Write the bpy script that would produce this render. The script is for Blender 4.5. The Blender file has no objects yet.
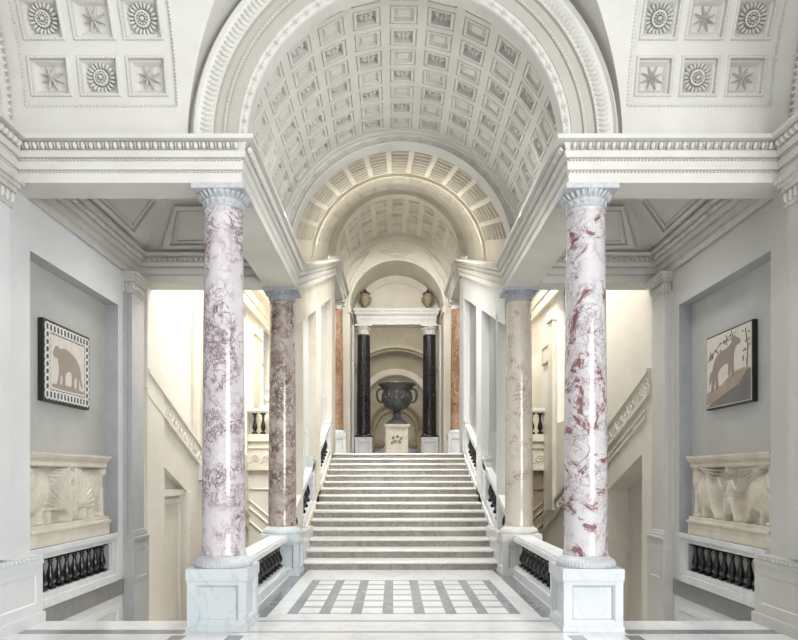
import bpy, math, random
from mathutils import Vector as V
random.seed(7)
PI = math.pi
sc = bpy.context.scene
col = sc.collection

# ------------------------------------------------------------------ materials
ALB = .78
def lin(c):
    def f(v):
        v /= 255.0
        return v/12.92 if v <= .04045 else ((v+.055)/1.055)**2.4
    return (f(c[0])*ALB, f(c[1])*ALB, f(c[2])*ALB, 1)

class NT:
    def __init__(s, name):
        m = bpy.data.materials.new(name); m.use_nodes = True
        s.m = m; s.t = m.node_tree; s.b = s.t.nodes['Principled BSDF']
        tc = s.t.nodes.new('ShaderNodeTexCoord'); s.co = tc.outputs['Object']
    def n(s, typ, **kw):
        o = s.t.nodes.new('ShaderNode'+typ)
        for k, v in kw.items():
            if hasattr(o, k) and k not in o.inputs.keys(): setattr(o, k, v)
            else: o.inputs[k.replace('_', ' ')].default_value = v
        return o
    def l(s, a, b): s.t.links.new(a, b)
    def noise(s, scale, detail=5, rough=.55, dist=0, co=None, stretch=None):
        o = s.n('TexNoise'); o.inputs['Scale'].default_value = scale
        o.inputs['Detail'].default_value = detail; o.inputs['Roughness'].default_value = rough
        o.inputs['Distortion'].default_value = dist
        c = co or s.co
        if stretch:
            mp = s.n('Mapping'); mp.inputs['Scale'].default_value = stretch
            s.l(c, mp.inputs['Vector']); c = mp.outputs['Vector']
        s.l(c, o.inputs['Vector']); return o.outputs['Fac']
    def ramp(s, fac, pts):
        r = s.n('ValToRGB'); e = r.color_ramp.elements
        while len(e) < len(pts): e.new(.5)
        for q, (p, c) in zip(e, pts): q.position = p; q.color = c if len(c) == 4 else (c[0], c[0], c[0], 1)
        s.l(fac, r.inputs['Fac']); return r.outputs['Color']
    def mix(s, fac, a, b, mode='MIX'):
        o = s.n('MixRGB'); o.blend_type = mode
        for v, i in ((fac, 'Fac'), (a, 'Color1'), (b, 'Color2')):
            if hasattr(v, 'is_output'): s.l(v, o.inputs[i])
            else: o.inputs[i].default_value = v
        return o.outputs['Color']
    def done(s, color, rough=.5, bump=None, bs=.1, spec=.5):
        if hasattr(color, 'is_output'): s.l(color, s.b.inputs['Base Color'])
        else: s.b.inputs['Base Color'].default_value = color
        s.b.inputs['Roughness'].default_value = rough
        s.b.inputs['Specular IOR Level'].default_value = spec
        if bump is not None:
            bp = s.n('Bump'); bp.inputs['Strength'].default_value = bs; bp.inputs['Distance'].default_value = .02
            s.l(bump, bp.inputs['Height']); s.l(bp.outputs['Normal'], s.b.inputs['Normal'])
        return s.m

def marble(name, base, vein, cloud=None, scale=1.2, amount=.6, rough=.3, width=.035, spec=.5):
    t = NT(name)
    f = t.noise(scale, 7, .6, 1.6)
    v = t.ramp(f, [(.5-width*1.6, (0,)), (.5, (amount,)), (.5+width, (0,))])
    g = t.noise(scale*.55, 4, .6, .6)
    cl = t.ramp(g, [(.35, (0,)), (.7, (1,))])
    c = t.mix(cl, lin(base), lin(cloud or base))
    c = t.mix(v, c, lin(vein))
    return t.done(c, rough, spec=spec)

def plaster(name, base, dirt, rough=.75, scale=1.3, amt=.8):
    t = NT(name)
    f = t.noise(scale, 6, .65, .3)
    c = t.mix(t.ramp(f, [(.38, (0,)), (.72, (amt,))]), lin(base), lin(dirt))
    return t.done(c, rough, t.noise(40, 3), .06, .3)

def breccia(name, base, base2, vein, blot, scale=3, width=.03, netamt=.9, lo=.52, hi=.6, rough=.12, bs=3.4, mlo=.42, mhi=.56):
    """veined breccia: ragged branching veins at two scales, gathered in clouds, and torn blotches"""
    t = NT(name)
    def vein_f(sc_, w, d):
        return t.ramp(t.noise(sc_, 9, .68, d), [(.5-w, (0,)), (.5, (1,)), (.5+w*.7, (0,))])
    v = t.mix(1.0, vein_f(scale, width, 1.3), vein_f(scale*2.3, width*1.5, .8), 'LIGHTEN')
    mask = t.ramp(t.noise(2.3, 5, .65, .6), [(mlo, (0,)), (mhi, (netamt,))])
    nm = t.mix(1.0, v, mask, 'MULTIPLY')
    c = t.mix(t.ramp(t.noise(2.6, 6, .65, .5), [(.35, (0,)), (.68, (1,))]), lin(base), lin(base2))
    bl = t.ramp(t.noise(bs, 10, .75, 1.2), [(lo, (0,)), (hi, (1,))])
    c = t.mix(bl, c, lin(blot))
    c = t.mix(nm, c, lin(vein))
    return t.done(c, rough, spec=.5)

def flat(name, c, rough=.5, metal=0, var=None):
    t = NT(name)
    cc = t.mix(t.ramp(t.noise(9, 5), [(.35, (0,)), (.7, (1,))]), lin(c), lin(var or tuple(x*.85 for x in c)))
    m = t.done(cc, rough); t.b.inputs['Metallic'].default_value = metal; return m

M = dict(
 vault=plaster('vault_plaster', (226,224,217), (208,205,196)),
 warm=plaster('warm_plaster', (226,220,205), (205,196,178)),
 cream=marble('cream_marble', (236,232,222), (216,208,194), (226,221,209), .9, .3, .4),
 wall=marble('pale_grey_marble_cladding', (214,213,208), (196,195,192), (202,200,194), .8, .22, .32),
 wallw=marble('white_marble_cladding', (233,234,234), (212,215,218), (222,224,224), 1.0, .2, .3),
 blue=marble('blue_grey_marble', (188,190,191), (170,172,174), (176,178,179), 1.6, .3, .25),
 niche=plaster('niche_plaster', (197,197,194), (182,181,178), .5),
 white=marble('white_carrara_marble', (234,235,235), (196,201,204), (222,225,226), 1.7, .35, .22),
 ped=marble('veined_pedestal_marble', (208,213,214), (172,183,188), (202,210,213), 2.0, .5, .22, .02),
 pedw=marble('bright_pedestal_marble', (206,209,210), (190,196,199), (218,222,224), 1.8, .45, .22, .02),
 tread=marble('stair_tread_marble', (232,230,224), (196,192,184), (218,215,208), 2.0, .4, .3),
 riser=marble('shaded_riser_marble', (170,166,159), (112,108,102), (146,142,134), 2.6, .6, .4),  # grey-beige veined marble, darkened further to carry shade on the risers
 flw=marble('floor_white_marble', (230,230,228), (196,198,200), (216,216,214), 1.4, .4, .16),
 flg=marble('floor_grey_marble', (134,136,140), (160,162,166), (120,122,127), 2.4, .5, .16),
 fll=marble('floor_pale_grey_marble', (176,177,179), (160,160,162), (166,166,168), 2.4, .4, .16),
 band=marble('grey_plinth_marble', (150,149,147), (124,122,122), (136,135,133), 3, .6, .3),
 black=flat('black_marble', (16,16,18), .16, var=(28,28,30)),
 blackcol=marble('black_column_marble', (30,30,33), (52,52,56), (40,40,44), 2, .3, .2),
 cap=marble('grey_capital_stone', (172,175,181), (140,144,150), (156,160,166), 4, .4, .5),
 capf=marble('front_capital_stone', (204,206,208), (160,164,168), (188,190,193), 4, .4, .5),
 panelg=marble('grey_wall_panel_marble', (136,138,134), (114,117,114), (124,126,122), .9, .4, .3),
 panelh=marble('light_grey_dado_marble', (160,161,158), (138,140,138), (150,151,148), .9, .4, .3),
 capw=marble('pale_capital_stone', (222,220,214), (190,186,178), (206,203,196), 4, .4, .5),
 colA=breccia('lilac_breccia', (216,210,211), (198,189,192), (98,60,68), (156,124,130), 2.6, .032, .95, .56, .68, bs=4.6),
 colB=breccia('red_breccia', (212,209,209), (194,189,191), (108,68,72), (128,84,86), 2.4, .022, .7, .52, .575, bs=3.0),
 colC=breccia('brown_breccia', (172,158,148), (192,184,176), (84,56,48), (124,94,82), 3.0, .045, .95, .5, .64, bs=4.5),
 colD=breccia('buff_breccia', (204,195,180), (186,178,164), (116,70,52), (178,162,142), 1.8, .014, .9, .6, .75, mlo=.5, mhi=.6),
 colE=breccia('orange_breccia', (182,146,116), (158,120,92), (98,72,56), (206,182,158), 3, .04, .9, .52, .66),
 taupe=plaster('taupe_plaster', (196,193,182), (184,180,168)),
 relief=plaster('antique_relief_marble', (228,221,206), (200,188,166), .55, 3.5),
 reliefw=plaster('worn_white_relief_marble', (226,220,206), (200,190,170), .55, 3.5),
 vase=marble('dark_porphyry', (74,72,74), (112,110,112), (54,53,55), 6, .5, .22),
 bronze=flat('dark_bronze', (48,42,36), .4, .3),
 urn=plaster('urn_stone', (176,160,134), (120,104,84), .6, 6),
 beige=plaster('beige_room_plaster', (188,180,160), (168,156,132)),
 brown=plaster('brown_ochre_plaster', (160,146,124), (136,120,98)),
 dframe=flat('dark_frame', (34,33,33), .5),
 mos=plaster('mosaic_ground', (228,222,212), (212,204,192), .6, 8),
 mosb=flat('mosaic_white_tesserae', (240,238,232), .6, var=(228,226,218)),
 mosd=flat('mosaic_dark_tesserae', (104,101,98), .6),
 beast=plaster('mosaic_grey_brown', (164,156,146), (166,144,124), .6, 6),
 wolf=plaster('mosaic_wolf_brown', (150,142,136), (172,144,128), .6, 6),
 rock=plaster('mosaic_rock_ochre', (182,162,144), (146,138,132), .6, 5),
 rockg=plaster('mosaic_rock_grey', (116,114,114), (140,132,126), .6, 5),
 leaf=flat('mosaic_leaf_grey', (112,110,98), .6),
 wood=flat('window_frame_paint', (214,212,204), .5),
)
def glass():
    m = bpy.data.materials.new('window_glass'); m.use_nodes = True; t = m.node_tree
    t.nodes.clear(); o = t.nodes.new('ShaderNodeOutputMaterial'); mx = t.nodes.new('ShaderNodeMixShader')
    a = t.nodes.new('ShaderNodeBsdfTransparent'); b = t.nodes.new('ShaderNodeBsdfGlossy'); b.inputs['Roughness'].default_value = .02
    mx.inputs[0].default_value = .08; t.links.new(a.outputs[0], mx.inputs[1]); t.links.new(b.outputs[0], mx.inputs[2]); t.links.new(mx.outputs[0], o.inputs[0]); return m
M['glass'] = glass()

# ------------------------------------------------------------------ mesh builder
class MB:
    def __init__(s): s.v = []; s.f = []; s.m = []; s.sm = []
    def face(s, idx, m=0, smooth=False): s.f.append(idx); s.m.append(m); s.sm.append(smooth)
    def add(s, pts):
        b = len(s.v); s.v += [tuple(p) for p in pts]; return b
    def poly(s, pts, m=0, smooth=False):
        b = s.add(pts); s.face(list(range(b, b+len(pts))), m, smooth)
    def box(s, x0, x1, y0, y1, z0, z1, m=0):
        if x0 > x1: x0, x1 = x1, x0
        if y0 > y1: y0, y1 = y1, y0
        b = s.add([(x0,y0,z0),(x1,y0,z0),(x1,y1,z0),(x0,y1,z0),(x0,y0,z1),(x1,y0,z1),(x1,y1,z1),(x0,y1,z1)])
        for q in ((3,2,1,0),(4,5,6,7),(0,1,5,4),(1,2,6,5),(2,3,7,6),(3,0,4,7)): s.face([b+i for i in q], m)
    def hexa(s, p, m=0):
        b = s.add(p)
        for q in ((3,2,1,0),(4,5,6,7),(0,1,5,4),(1,2,6,5),(2,3,7,6),(3,0,4,7)): s.face([b+i for i in q], m)
    def lathe(s, prof, seg=32, c=(0,0,0), mod=None, m=0, smooth=True, cap=True):
        n = len(prof); b = len(s.v)
        for k, (r, z) in enumerate(prof):
            for i in range(seg):
                a = 2*PI*i/seg; rr = r*(mod(a, k, z) if mod else 1)
                s.v.append((c[0]+rr*math.cos(a), c[1]+rr*math.sin(a), c[2]+z))
        for k in range(n-1):
            for i in range(seg):
                j = (i+1) % seg
                s.face([b+k*seg+i, b+k*seg+j, b+(k+1)*seg+j, b+(k+1)*seg+i], m, smooth)
        if cap:
            s.face([b+i for i in range(seg)][::-1], m); s.face([b+(n-1)*seg+i for i in range(seg)], m)
    def ell(s, c, ax, ay, az, seg=6, rings=4, m=0, half=False):
        """ellipsoid with axis vectors; half: only the az>0 side"""
        c = V(c); ax = V(ax); ay = V(ay); az = V(az); b = len(s.v)
        lo = 0 if half else -PI/2
        for k in range(rings+1):
            p = lo+(PI/2-lo)*k/rings
            for i in range(seg):
                a = 2*PI*i/seg
                s.v.append(tuple(c+ax*(math.cos(p)*math.cos(a))+ay*(math.cos(p)*math.sin(a))+az*math.sin(p)))
        for k in range(rings):
            for i in range(seg):
                j = (i+1) % seg
                s.face([b+k*seg+i, b+k*seg+j, b+(k+1)*seg+j, b+(k+1)*seg+i], m, True)
    def tube(s, pts, r, seg=6, m=0):
        pts = [V(p) for p in pts]; b = len(s.v); n = len(pts)
        for k, p in enumerate(pts):
            d = (pts[min(k+1, n-1)]-pts[max(k-1, 0)]).normalized()
            u = d.orthogonal().normalized() if k == 0 else (u-d*u.dot(d)).normalized()
            w = d.cross(u); rr = r[k] if isinstance(r, (list, tuple)) else r
            for i in range(seg):
                a = 2*PI*i/seg; s.v.append(tuple(p+u*(rr*math.cos(a))+w*(rr*math.sin(a))))
        for k in range(n-1):
            for i in range(seg):
                j = (i+1) % seg; s.face([b+k*seg+i, b+k*seg+j, b+(k+1)*seg+j, b+(k+1)*seg+i], m, True)
        s.face([b+i for i in range(seg)][::-1], m); s.face([b+(n-1)*seg+i for i in range(seg)], m)
    def sweep(s, prof, path, sgn=1, m=0):
        """profile (out, dz) along a plan path (x, y, z); out is to the right of travel times sgn, mitred"""
        P = [V(p) for p in path]; n = len(P); nor = []
        for i in range(n-1):
            d = P[i+1]-P[i]; d.z = 0; d.normalize(); nor.append(V((d.y, -d.x, 0))*sgn)
        b = len(s.v); k = len(prof)
        for i in range(n):
            a = nor[max(i-1, 0)]; c = nor[min(i, n-2)]; mt = a+c; mt = mt/(mt.length_squared/2) if mt.length > 1e-6 else a
            for o, z in prof: s.v.append(tuple(P[i]+mt*o+V((0, 0, z))))
        for i in range(n-1):
            for j in range(k-1): s.face([b+i*k+j, b+(i+1)*k+j, b+(i+1)*k+j+1, b+i*k+j+1], m)
    def coffer(s, p00, p10, p11, p01, n, rings, m=0, mlast=None):
        p = [V(q) for q in (p00, p10, p11, p01)]; n = V(n)
        c = (p[0]+p[1]+p[2]+p[3])/4
        e1 = (p[1]-p[0]+p[2]-p[3]).normalized(); e2 = (p[3]-p[0]+p[2]-p[1]).normalized()
        prev = p
        for ins, d in rings:
            cur = [p[0]+e1*ins+e2*ins+n*d, p[1]-e1*ins+e2*ins+n*d, p[2]-e1*ins-e2*ins+n*d, p[3]+e1*ins-e2*ins+n*d]
            for i in range(4):
                j = (i+1) % 4
                s.poly([prev[i], prev[j], cur[j], cur[i]], m)
            prev = cur
        s.poly(prev, m if mlast is None else mlast)
        return c+n*rings[-1][1], e1, e2
    def flower(s, c, e1, e2, nn, R, petals=8, m=0, h=.2):
        for i in range(petals):
            a = 2*PI*i/petals; d = e1*math.cos(a)+e2*math.sin(a); t = nn.cross(d)
            s.ell(c+d*R*.62, d*R*.38, t*R*min(.3, 2.2/petals), nn*R*h, 6, 2, m, True)
        s.ell(c, e1*R*.28, e2*R*.28, nn*R*h*1.5, 8, 3, m, True)
    def build(s, name, mats, parent=None, loc=None):
        me = bpy.data.meshes.new(name); me.from_pydata(s.v, [], s.f)
        for mt in (mats if isinstance(mats, (list, tuple)) else [mats]): me.materials.append(M[mt] if isinstance(mt, str) else mt)
        me.polygons.foreach_set('material_index', s.m); me.polygons.foreach_set('use_smooth', s.sm); me.update()
        o = bpy.data.objects.new(name, me); col.objects.link(o)
        if parent: o.parent = parent
        if loc: o.location = loc
        return o

def tag(o, label, cat, group=None):
    o['label'] = label; o['category'] = cat; o['kind'] = 'thing'
    if group: o['group'] = group
    return o
def struct(o): o['kind'] = 'structure'; return o
def empty(name, loc, label, cat, group=None, rz=0):
    o = bpy.data.objects.new(name, None); col.objects.link(o); o.location = loc; o.rotation_euler = (0, 0, rz); o.empty_display_size = .1
    return tag(o, label, cat, group)
def inst(src, parent, loc, rz=0):
    o = src.copy(); col.objects.link(o); o.parent = parent; o.location = loc; o.rotation_euler = (0, 0, rz); return o

# ------------------------------------------------------------------ key dimensions (metres; y runs into the picture)
XW = {-1: -4.22, 1: 4.13}          # side wall faces
XE = {-1: -4.09, 1: 3.95}          # entablature faces in the front hall
XP = {-1: -4.12, 1: 3.99}          # front pilaster faces
CX = 1.985                          # column axes
YF, YR, YM, YB, YO = 7.57, 11.58, 15.5, 19.4, 22.6
ZA, ZC = 4.742, 5.19                # architrave bottom, cornice top
RK = .325
def rk(y): return 0 if y < 11.6 else RK*(min(y, 19.5)-11.6)
D0, TR, RI = 12.0, .507, .15
def nose(y): return RI+RI/TR*(y-D0)
NM = {-1: 'left', 1: 'right'}

# ------------------------------------------------------------------ floor
def lines(*a): return sorted(set(round(x, 4) for x in a))
xs = [XW[-1], XW[1], -2.4, -2.25, -2.31, 2.31, 2.25, 2.4, -1.82, -1.66, -1.6, 1.6, 1.66, 1.82, 0]
bars = []
for k in range(8):
    a = -1.39+k*(2.78-.13)/7; bars.append((a, a+.13)); xs += [a, a+.13]
ys = [-6, 2, 4.4, 4.6, 6.42, 6.5, 7.1, 7.16, 7.36, 7.22, 7.29, 7.76, 7.8, 7.84, 8.0, 8.19, 10.84, 11.0, 11.25, 12.0]
rows = []
for k in range(6):
    a = 8.25+k*.437; rows.append((a, a+.32)); ys += [a, a+.32]
xs = lines(*xs); ys = lines(*ys)
def fmat(x, y):
    ax = abs(x)
    if y < 7.8:
        if 7.16 < y < 7.36 and ax > 2.31: return 1
        if 7.22 < y < 7.29 and ax < 1.82: return 2
        if 7.76 < y < 7.84 and ax < 2.25: return 2
        if y < 7.1 and (1.66 < ax < 1.82 or 2.25 < ax < 2.4) : return 1
        if 6.42 < y < 6.5 and ax < 1.4: return 2
        if 4.4 < y < 4.6: return 1
        return 0
    if 7.76 < y < 7.84: return 2
    if ax > 1.6: return 1 if (ax < 1.82 and y > 8.0) else 0
    if 8.19 < y < 10.84 and ax < 1.39:
        for a, b in bars:
            if a < x < b: return 1
        for a, b in rows:
            if a < y < b: return 0
        return 2
    return 0
f = MB()
for i in range(len(xs)-1):
    for j in range(len(ys)-1):
        x0, x1, y0, y1 = xs[i], xs[i+1], ys[j], ys[j+1]
        xm, ym = (x0+x1)/2, (y0+y1)/2
        if ym > 7.8 and abs(xm) > 2.31: continue
        f.poly([(x0,y0,0),(x1,y0,0),(x1,y1,0),(x0,y1,0)], fmat(xm, ym))
for sg in (-1, 1):
    f.poly([(XW[sg],7.8,0),(sg*2.31,7.8,0),(sg*2.31,7.8,-.18),(XW[sg],7.8,-.18)], 0)
    f.poly([(sg*2.31,7.8,0),(sg*2.31,12,0),(sg*2.31,12,-4),(sg*2.31,7.8,-4)], 0)
struct(f.build('floor', ['flw', 'flg', 'fll']))
# upper landing, with its raised side balconies, and the far room
f = MB()
f.box(-1.8, 1.8, 19.1, 34, 2.0, 2.25)
struct(f.build('floor_landing', 'flw'))
for sg in (-1, 1):
    f = MB()
    for k in range(27): f.box(sg*2.31, XW[sg], 7.81+k*.43, 7.81+(k+1)*.43+.02, -4.3, -RI*(k+1))
    struct(f.build('floor_side_steps_'+NM[sg], 'tread'))

# ------------------------------------------------------------------ main staircase
st = empty('staircase', (0, D0, 0), 'broad flight of fifteen worn white marble steps climbing to the landing with the vase', 'staircase')
for k in range(15):
    w = 1.685 if k < 3 else 1.795
    f = MB(); y = k*TR; z = k*RI
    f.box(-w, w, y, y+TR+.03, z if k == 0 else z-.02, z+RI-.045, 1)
    # tread slab with a rounded nosing
    pr = [(y-.028, z+RI-.045), (y-.036, z+RI-.032), (y-.036, z+RI-.013), (y-.026, z+RI), (y+TR+.02, z+RI), (y+TR+.02, z+RI-.045)]
    b = f.add([(-w, a, c) for a, c in pr]+[(w, a, c) for a, c in pr]); n = len(pr)
    for i in range(n): f.face([b+i, b+(i+1) % n, b+n+(i+1) % n, b+n+i], 0)
    f.face([b+i for i in range(n)]); f.face([b+n+i for i in range(n)][::-1])
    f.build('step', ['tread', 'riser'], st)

# ------------------------------------------------------------------ side walls
def wall_face(f, X, s, y0, y1, z0, z1, ops, m=0):
    """wall plane at X facing the room, with rectangular recesses (ya, yb, za, zb, depth, back material)"""
    Y = lines(y0, y1, *[v for o in ops for v in o[:2]]); Z = lines(z0, z1, *[v for o in ops for v in o[2:4]])
    for i in range(len(Y)-1):
        for j in range(len(Z)-1):
            ym, zm = (Y[i]+Y[i+1])/2, (Z[j]+Z[j+1])/2
            if any(o[0] < ym < o[1] and o[2] < zm < o[3] for o in ops): continue
            f.poly([(X,Y[i],Z[j]),(X,Y[i+1],Z[j]),(X,Y[i+1],Z[j+1]),(X,Y[i],Z[j+1])], m)
    for ya, yb, za, zb, d, bm in ops:
        B = X+s*d
        if bm is not None: f.poly([(B,ya,za),(B,yb,za),(B,yb,zb),(B,ya,zb)], bm)
        rm = m if bm is None else max(m, 2)
        f.poly([(X,ya,za),(B,ya,za),(B,ya,zb),(X,ya,zb)], rm); f.poly([(X,yb,za),(B,yb,za),(B,yb,zb),(X,yb,zb)], rm)
        f.poly([(X,ya,za),(B,ya,za),(B,yb,za),(X,yb,za)], rm); f.poly([(X,ya,zb),(B,ya,zb),(B,yb,zb),(X,yb,zb)], rm)

def scroll(f, o, e1, e2, nn, R, m=0):
    """one running-dog wave: a spiral ridge"""
    pts = []
    for i in range(24):
        a = PI*1.12-i*.42; r = R*(1-.036*i)
        pts.append(V(o)+e1*(r*math.cos(a))+e2*(r*math.sin(a))+nn*.006)
    pts.insert(0, V(o)+e1*(-R*1.15)+e2*(-R*.8)+nn*.006); pts.insert(0, V(o)+e1*(-R*1.7)+e2*(-R*1.05)+nn*.006)
    f.tube(pts, [R*.10]*3+[R*.12]*(len(pts)-3), 5, m)

def pil_capital(f, x0, x1, y0, y1, z0, z1, s, m=0):
    """square moulded pilaster capital widening upwards, with a row of leaf tongues towards the room"""
    h = z1-z0
    for a, b, o in ((0, .1, .02), (.1, .55, .012), (.55, .72, .045), (.72, .86, .07), (.86, 1, .10)):
        xa = x0; xb = x1-s*0+(-s)*o
        f.box(xa, xb, y0-o, y1+o, z0+h*a, z0+h*b, m)
    n = max(3, int((y1-y0)/.09))
    for i in range(n+1):
        y = y0+(y1-y0)*i/n
        f.ell((x1-s*.015, y, z0+h*.34), (0,.032,0), (0,0,h*.24), (-s*.03,0,0), 6, 3, m, True)
    for i in range(3):
        x = x0+(x1-x0)*(i+.5)/3
        f.ell((x, y0-.012, z0+h*.34), ((x1-x0)/7,0,0), (0,0,h*.24), (0,-.03,0), 6, 3, m, True)

for s in (-1, 1):
    X = XW[s]
    f = MB()
    # near wall beside the hall, niche bay, end strip; 0 cladding, 1 niche back, 2 reveal
    wall_face(f, X, s, 5.6, 11.35, -.14, 5.35, [(7.78, 10.27, .80, 4.18, .185, 1), (7.85, 9.95, .26, .69, .20, 0)])
    f.poly([(X,5.6,-.14),(X,5.6,5.35),(X+s*.5,5.6,5.35),(X+s*.5,5.6,-.14)])
    # strip of wall below the floor line, grey plinth and white panels of the stairwell
    f.box(X, X+s*.1, 7.8, 11.35, -4.3, -.14, 3)
    f.box(X-s*.02, X+s*.02, 7.8, 10.45, -.14, .09, 4)
    for ya, yb in ((7.9, 10.3),):
        f.coffer((X-s*.004,ya,-2),(X-s*.004,yb,-2),(X-s*.004,yb,-.26),(X-s*.004,ya,-.26), (s,0,0), [(.0,-.02),(.08,-.02),(.1,0.0)], 3)
    # upper lunette wall of the hall
    f.poly([(X,2.3,5.1),(X,7.4,5.1),(X,7.4,8.2),(X,2.3,8.2)])
    wl = struct(f.build('wall_'+NM[s], ['wallw' if s < 0 else 'wall', 'niche', 'blue', 'wallw', 'band']))  # left side whiter: light from the right is put into its colour
    # front pilaster with pedestal
    p = MB(); p.box(X+s*.05, XP[s], 6.2, 7.2, .78, 4.46)
    po = p.build('pilaster', 'wallw' if s < 0 else 'wall', wl)  # left pilaster in whiter marble, side light built into the colour
    p = MB(); pil_capital(p, X+s*.05, XP[s], 6.2, 7.2, 4.44, 4.742, s); p.build('capital', 'capw', po)
    p = MB(); xq = XP[s]-s*.05
    p.box(X+s*.05, xq+s*.03, 6.0, 7.76, 0, .66); p.poly([(xq,5.99,.6),(xq,7.765,.6),(xq,7.765,.66),(xq,5.99,.66)]); p.poly([(xq,5.99,.1),(xq,7.765,.1),(xq,7.765,.18),(xq,5.99,.18)]); p.poly([(xq,7.68,.18),(xq,7.765,.18),(xq,7.765,.6),(xq,7.68,.6)]); p.poly([(xq,7.765,0),(X,7.765,0),(X,7.765,.66),(xq,7.765,.66)]); p.poly([(xq,6.6,.18),(xq,6.62,.18),(xq,6.62,.6),(xq,6.6,.6)]); p.box(X+s*.05, xq-s*.01, 5.98, 7.775, .655, .70); p.box(X+s*.05, xq-s*.0, 5.99, 7.77, .70, .76)
    p.box(X+s*.05, xq-s*.03, 5.96, 7.775, 0, .12)
    p.coffer((xq,6.62,.18),(xq,7.68,.18),(xq,7.68,.6),(xq,6.62,.6), (s,0,0), [(0,.0),(.05,0),(.065,.012)])
    p.coffer((xq,6.05,.18),(xq,6.6,.18),(xq,6.6,.6),(xq,6.05,.6), (s,0,0), [(0,.0),(.05,0),(.065,.012)])
    for i in range(22): p.ell((xq-s*.01,6.0+i*.08,.728), (0,.026,0), (0,0,.018), (-s*.012,0,0), 6, 2, 0, True)
    p.build('pilaster_pedestal', 'wallw' if s < 0 else 'wall', po)  # whiter on the left again, standing in for the side light
    # far pilaster at the end of the bay
    xf = X-s*.10
    p = MB(); p.box(X+s*.05, xf, 10.55, 11.02, .79, 4.44); p.box(X+s*.05, X-s*.05, 10.45, 11.2, -4, 4.44)
    po = p.build('pilaster', 'blue' if s < 0 else 'wall', wl)
    p = MB(); pil_capital(p, X+s*.05, xf, 10.55, 11.02, 4.44, 4.742, s); p.build('capital', 'capw', po)
    p = MB(); p.box(X+s*.05, xf-s*.06, 10.47, 11.12, -4, .66)
    p.coffer((xf-s*.061,10.55,.02),(xf-s*.061,11.05,.02),(xf-s*.061,11.05,.56),(xf-s*.061,10.55,.56), (s,0,0), [(0,-.005),(.06,-.005),(.08,.015)])
    p.coffer((X-s*.01,10.469,.02),(xf-s*.06,10.469,.02),(xf-s*.06,10.469,.56),(X-s*.01,10.469,.56), (0,1,0), [(0,0),(.04,-.005),(.05,.015)])
    for a, b, o in ((.66,.70,.075),(.70,.75,.05),(.75,.79,.025)): p.box(X+s*.05, xf-s*o, 10.55-o, 11.02+o, a, b)
    p.build('pilaster_pedestal', 'blue' if s < 0 else 'wall', po)

    # ---- side flight wall beyond the rear portal, with raked recess, raked scroll band and windows
    f = MB(); zt = 8.0
    def Q(ya, yb, za, zb, zc, zd, m=0, XX=X): f.poly([(XX,ya,za),(XX,yb,zb),(XX,yb,zd),(XX,ya,zc)], m)
    ra, rb = (11.8, 13.7) if s > 0 else (12.25, 13.75)
    rz = lambda y: 2.01-.35*(y-11.8) if s > 0 else 1.83-.34*(y-12.25)
    Q(11.35, ra, -4.3, -4.3, zt, zt); Q(ra, rb, rz(ra), rz(rb), zt, zt)
    wins = [(15.0, 19.3)] if s < 0 else [(16.7, 17.9)]
    wall_face(f, X, s, rb, 20.1, -4.3, zt, [(w0, w1, 2.2 if s < 0 else 3.0, 6.9, .3, None) for w0, w1 in wins])
    dp = .42 if s > 0 else .14; B = X+s*dp
    f.poly([(X,ra,-4.3),(B,ra,-4.3),(B,ra,rz(ra)),(X,ra,rz(ra))]); f.poly([(X,rb,-4.3),(B,rb,-4.3),(B,rb,rz(rb)),(X,rb,rz(rb))])
    f.poly([(X,ra,rz(ra)),(B,ra,rz(ra)),(B,rb,rz(rb)),(X,rb,rz(rb))]); Q(ra, rb, -4.3, -4.3, rz(ra), rz(rb), 1, B)
    if s < 0: f.box(X+s*.03, B, ra, rb, 1.26, 1.38); f.box(X+s*.09, B, ra+.1, ra+.2, -4, 1.25); f.box(X+s*.09, B, rb-.2, rb-.1, -4, 1.25); f.box(X+s*.09, B, ra+.2, rb-.2, 1.10, 1.2)
    wallq = [(20.9, 23.6)] if s < 0 else []
    wall_face(f, X, s, 20.1, 26, 2.0, zt, [(a, b, 2.7, 6.9, .3, None) for a, b in ([(21.1, 23.4)] if s < 0 else [(22.6, 24.4)])])
    ws = struct(f.build('wall_side_flight_'+NM[s], ['cream', 'cream']))
    # raked band
    f = MB(); bt = lambda y: 3.09-.36*(y-12.3); e = X-s*.045
    for a, b, o in ((-.45,-.40,.06),(-.40,-.07,.035),(-.07,0,.075)):
        xo = X-s*o
        f.hexa([(X+s*.05,11.4,bt(11.4)+a),(xo,11.4,bt(11.4)+a),(xo,19.4,bt(19.4)+a),(X+s*.05,19.4,bt(19.4)+a),
                (X+s*.05,11.4,bt(11.4)+b),(xo,11.4,bt(11.4)+b),(xo,19.4,bt(19.4)+b),(X+s*.05,19.4,bt(19.4)+b)])
    e1 = V((0,1,-.36)).normalized(); e2 = V((0,.36,1)).normalized()
    for i in range(20):
        y = 11.5+i*.33; scroll(f, (X-s*.036, y, bt(y)-.235), e1, e2, V((-s,0,0)), .11)
    if s < 0: f.box(X+s*.05, X-s*.05, 11.36, 12.2, -4, 7.9)
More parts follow.
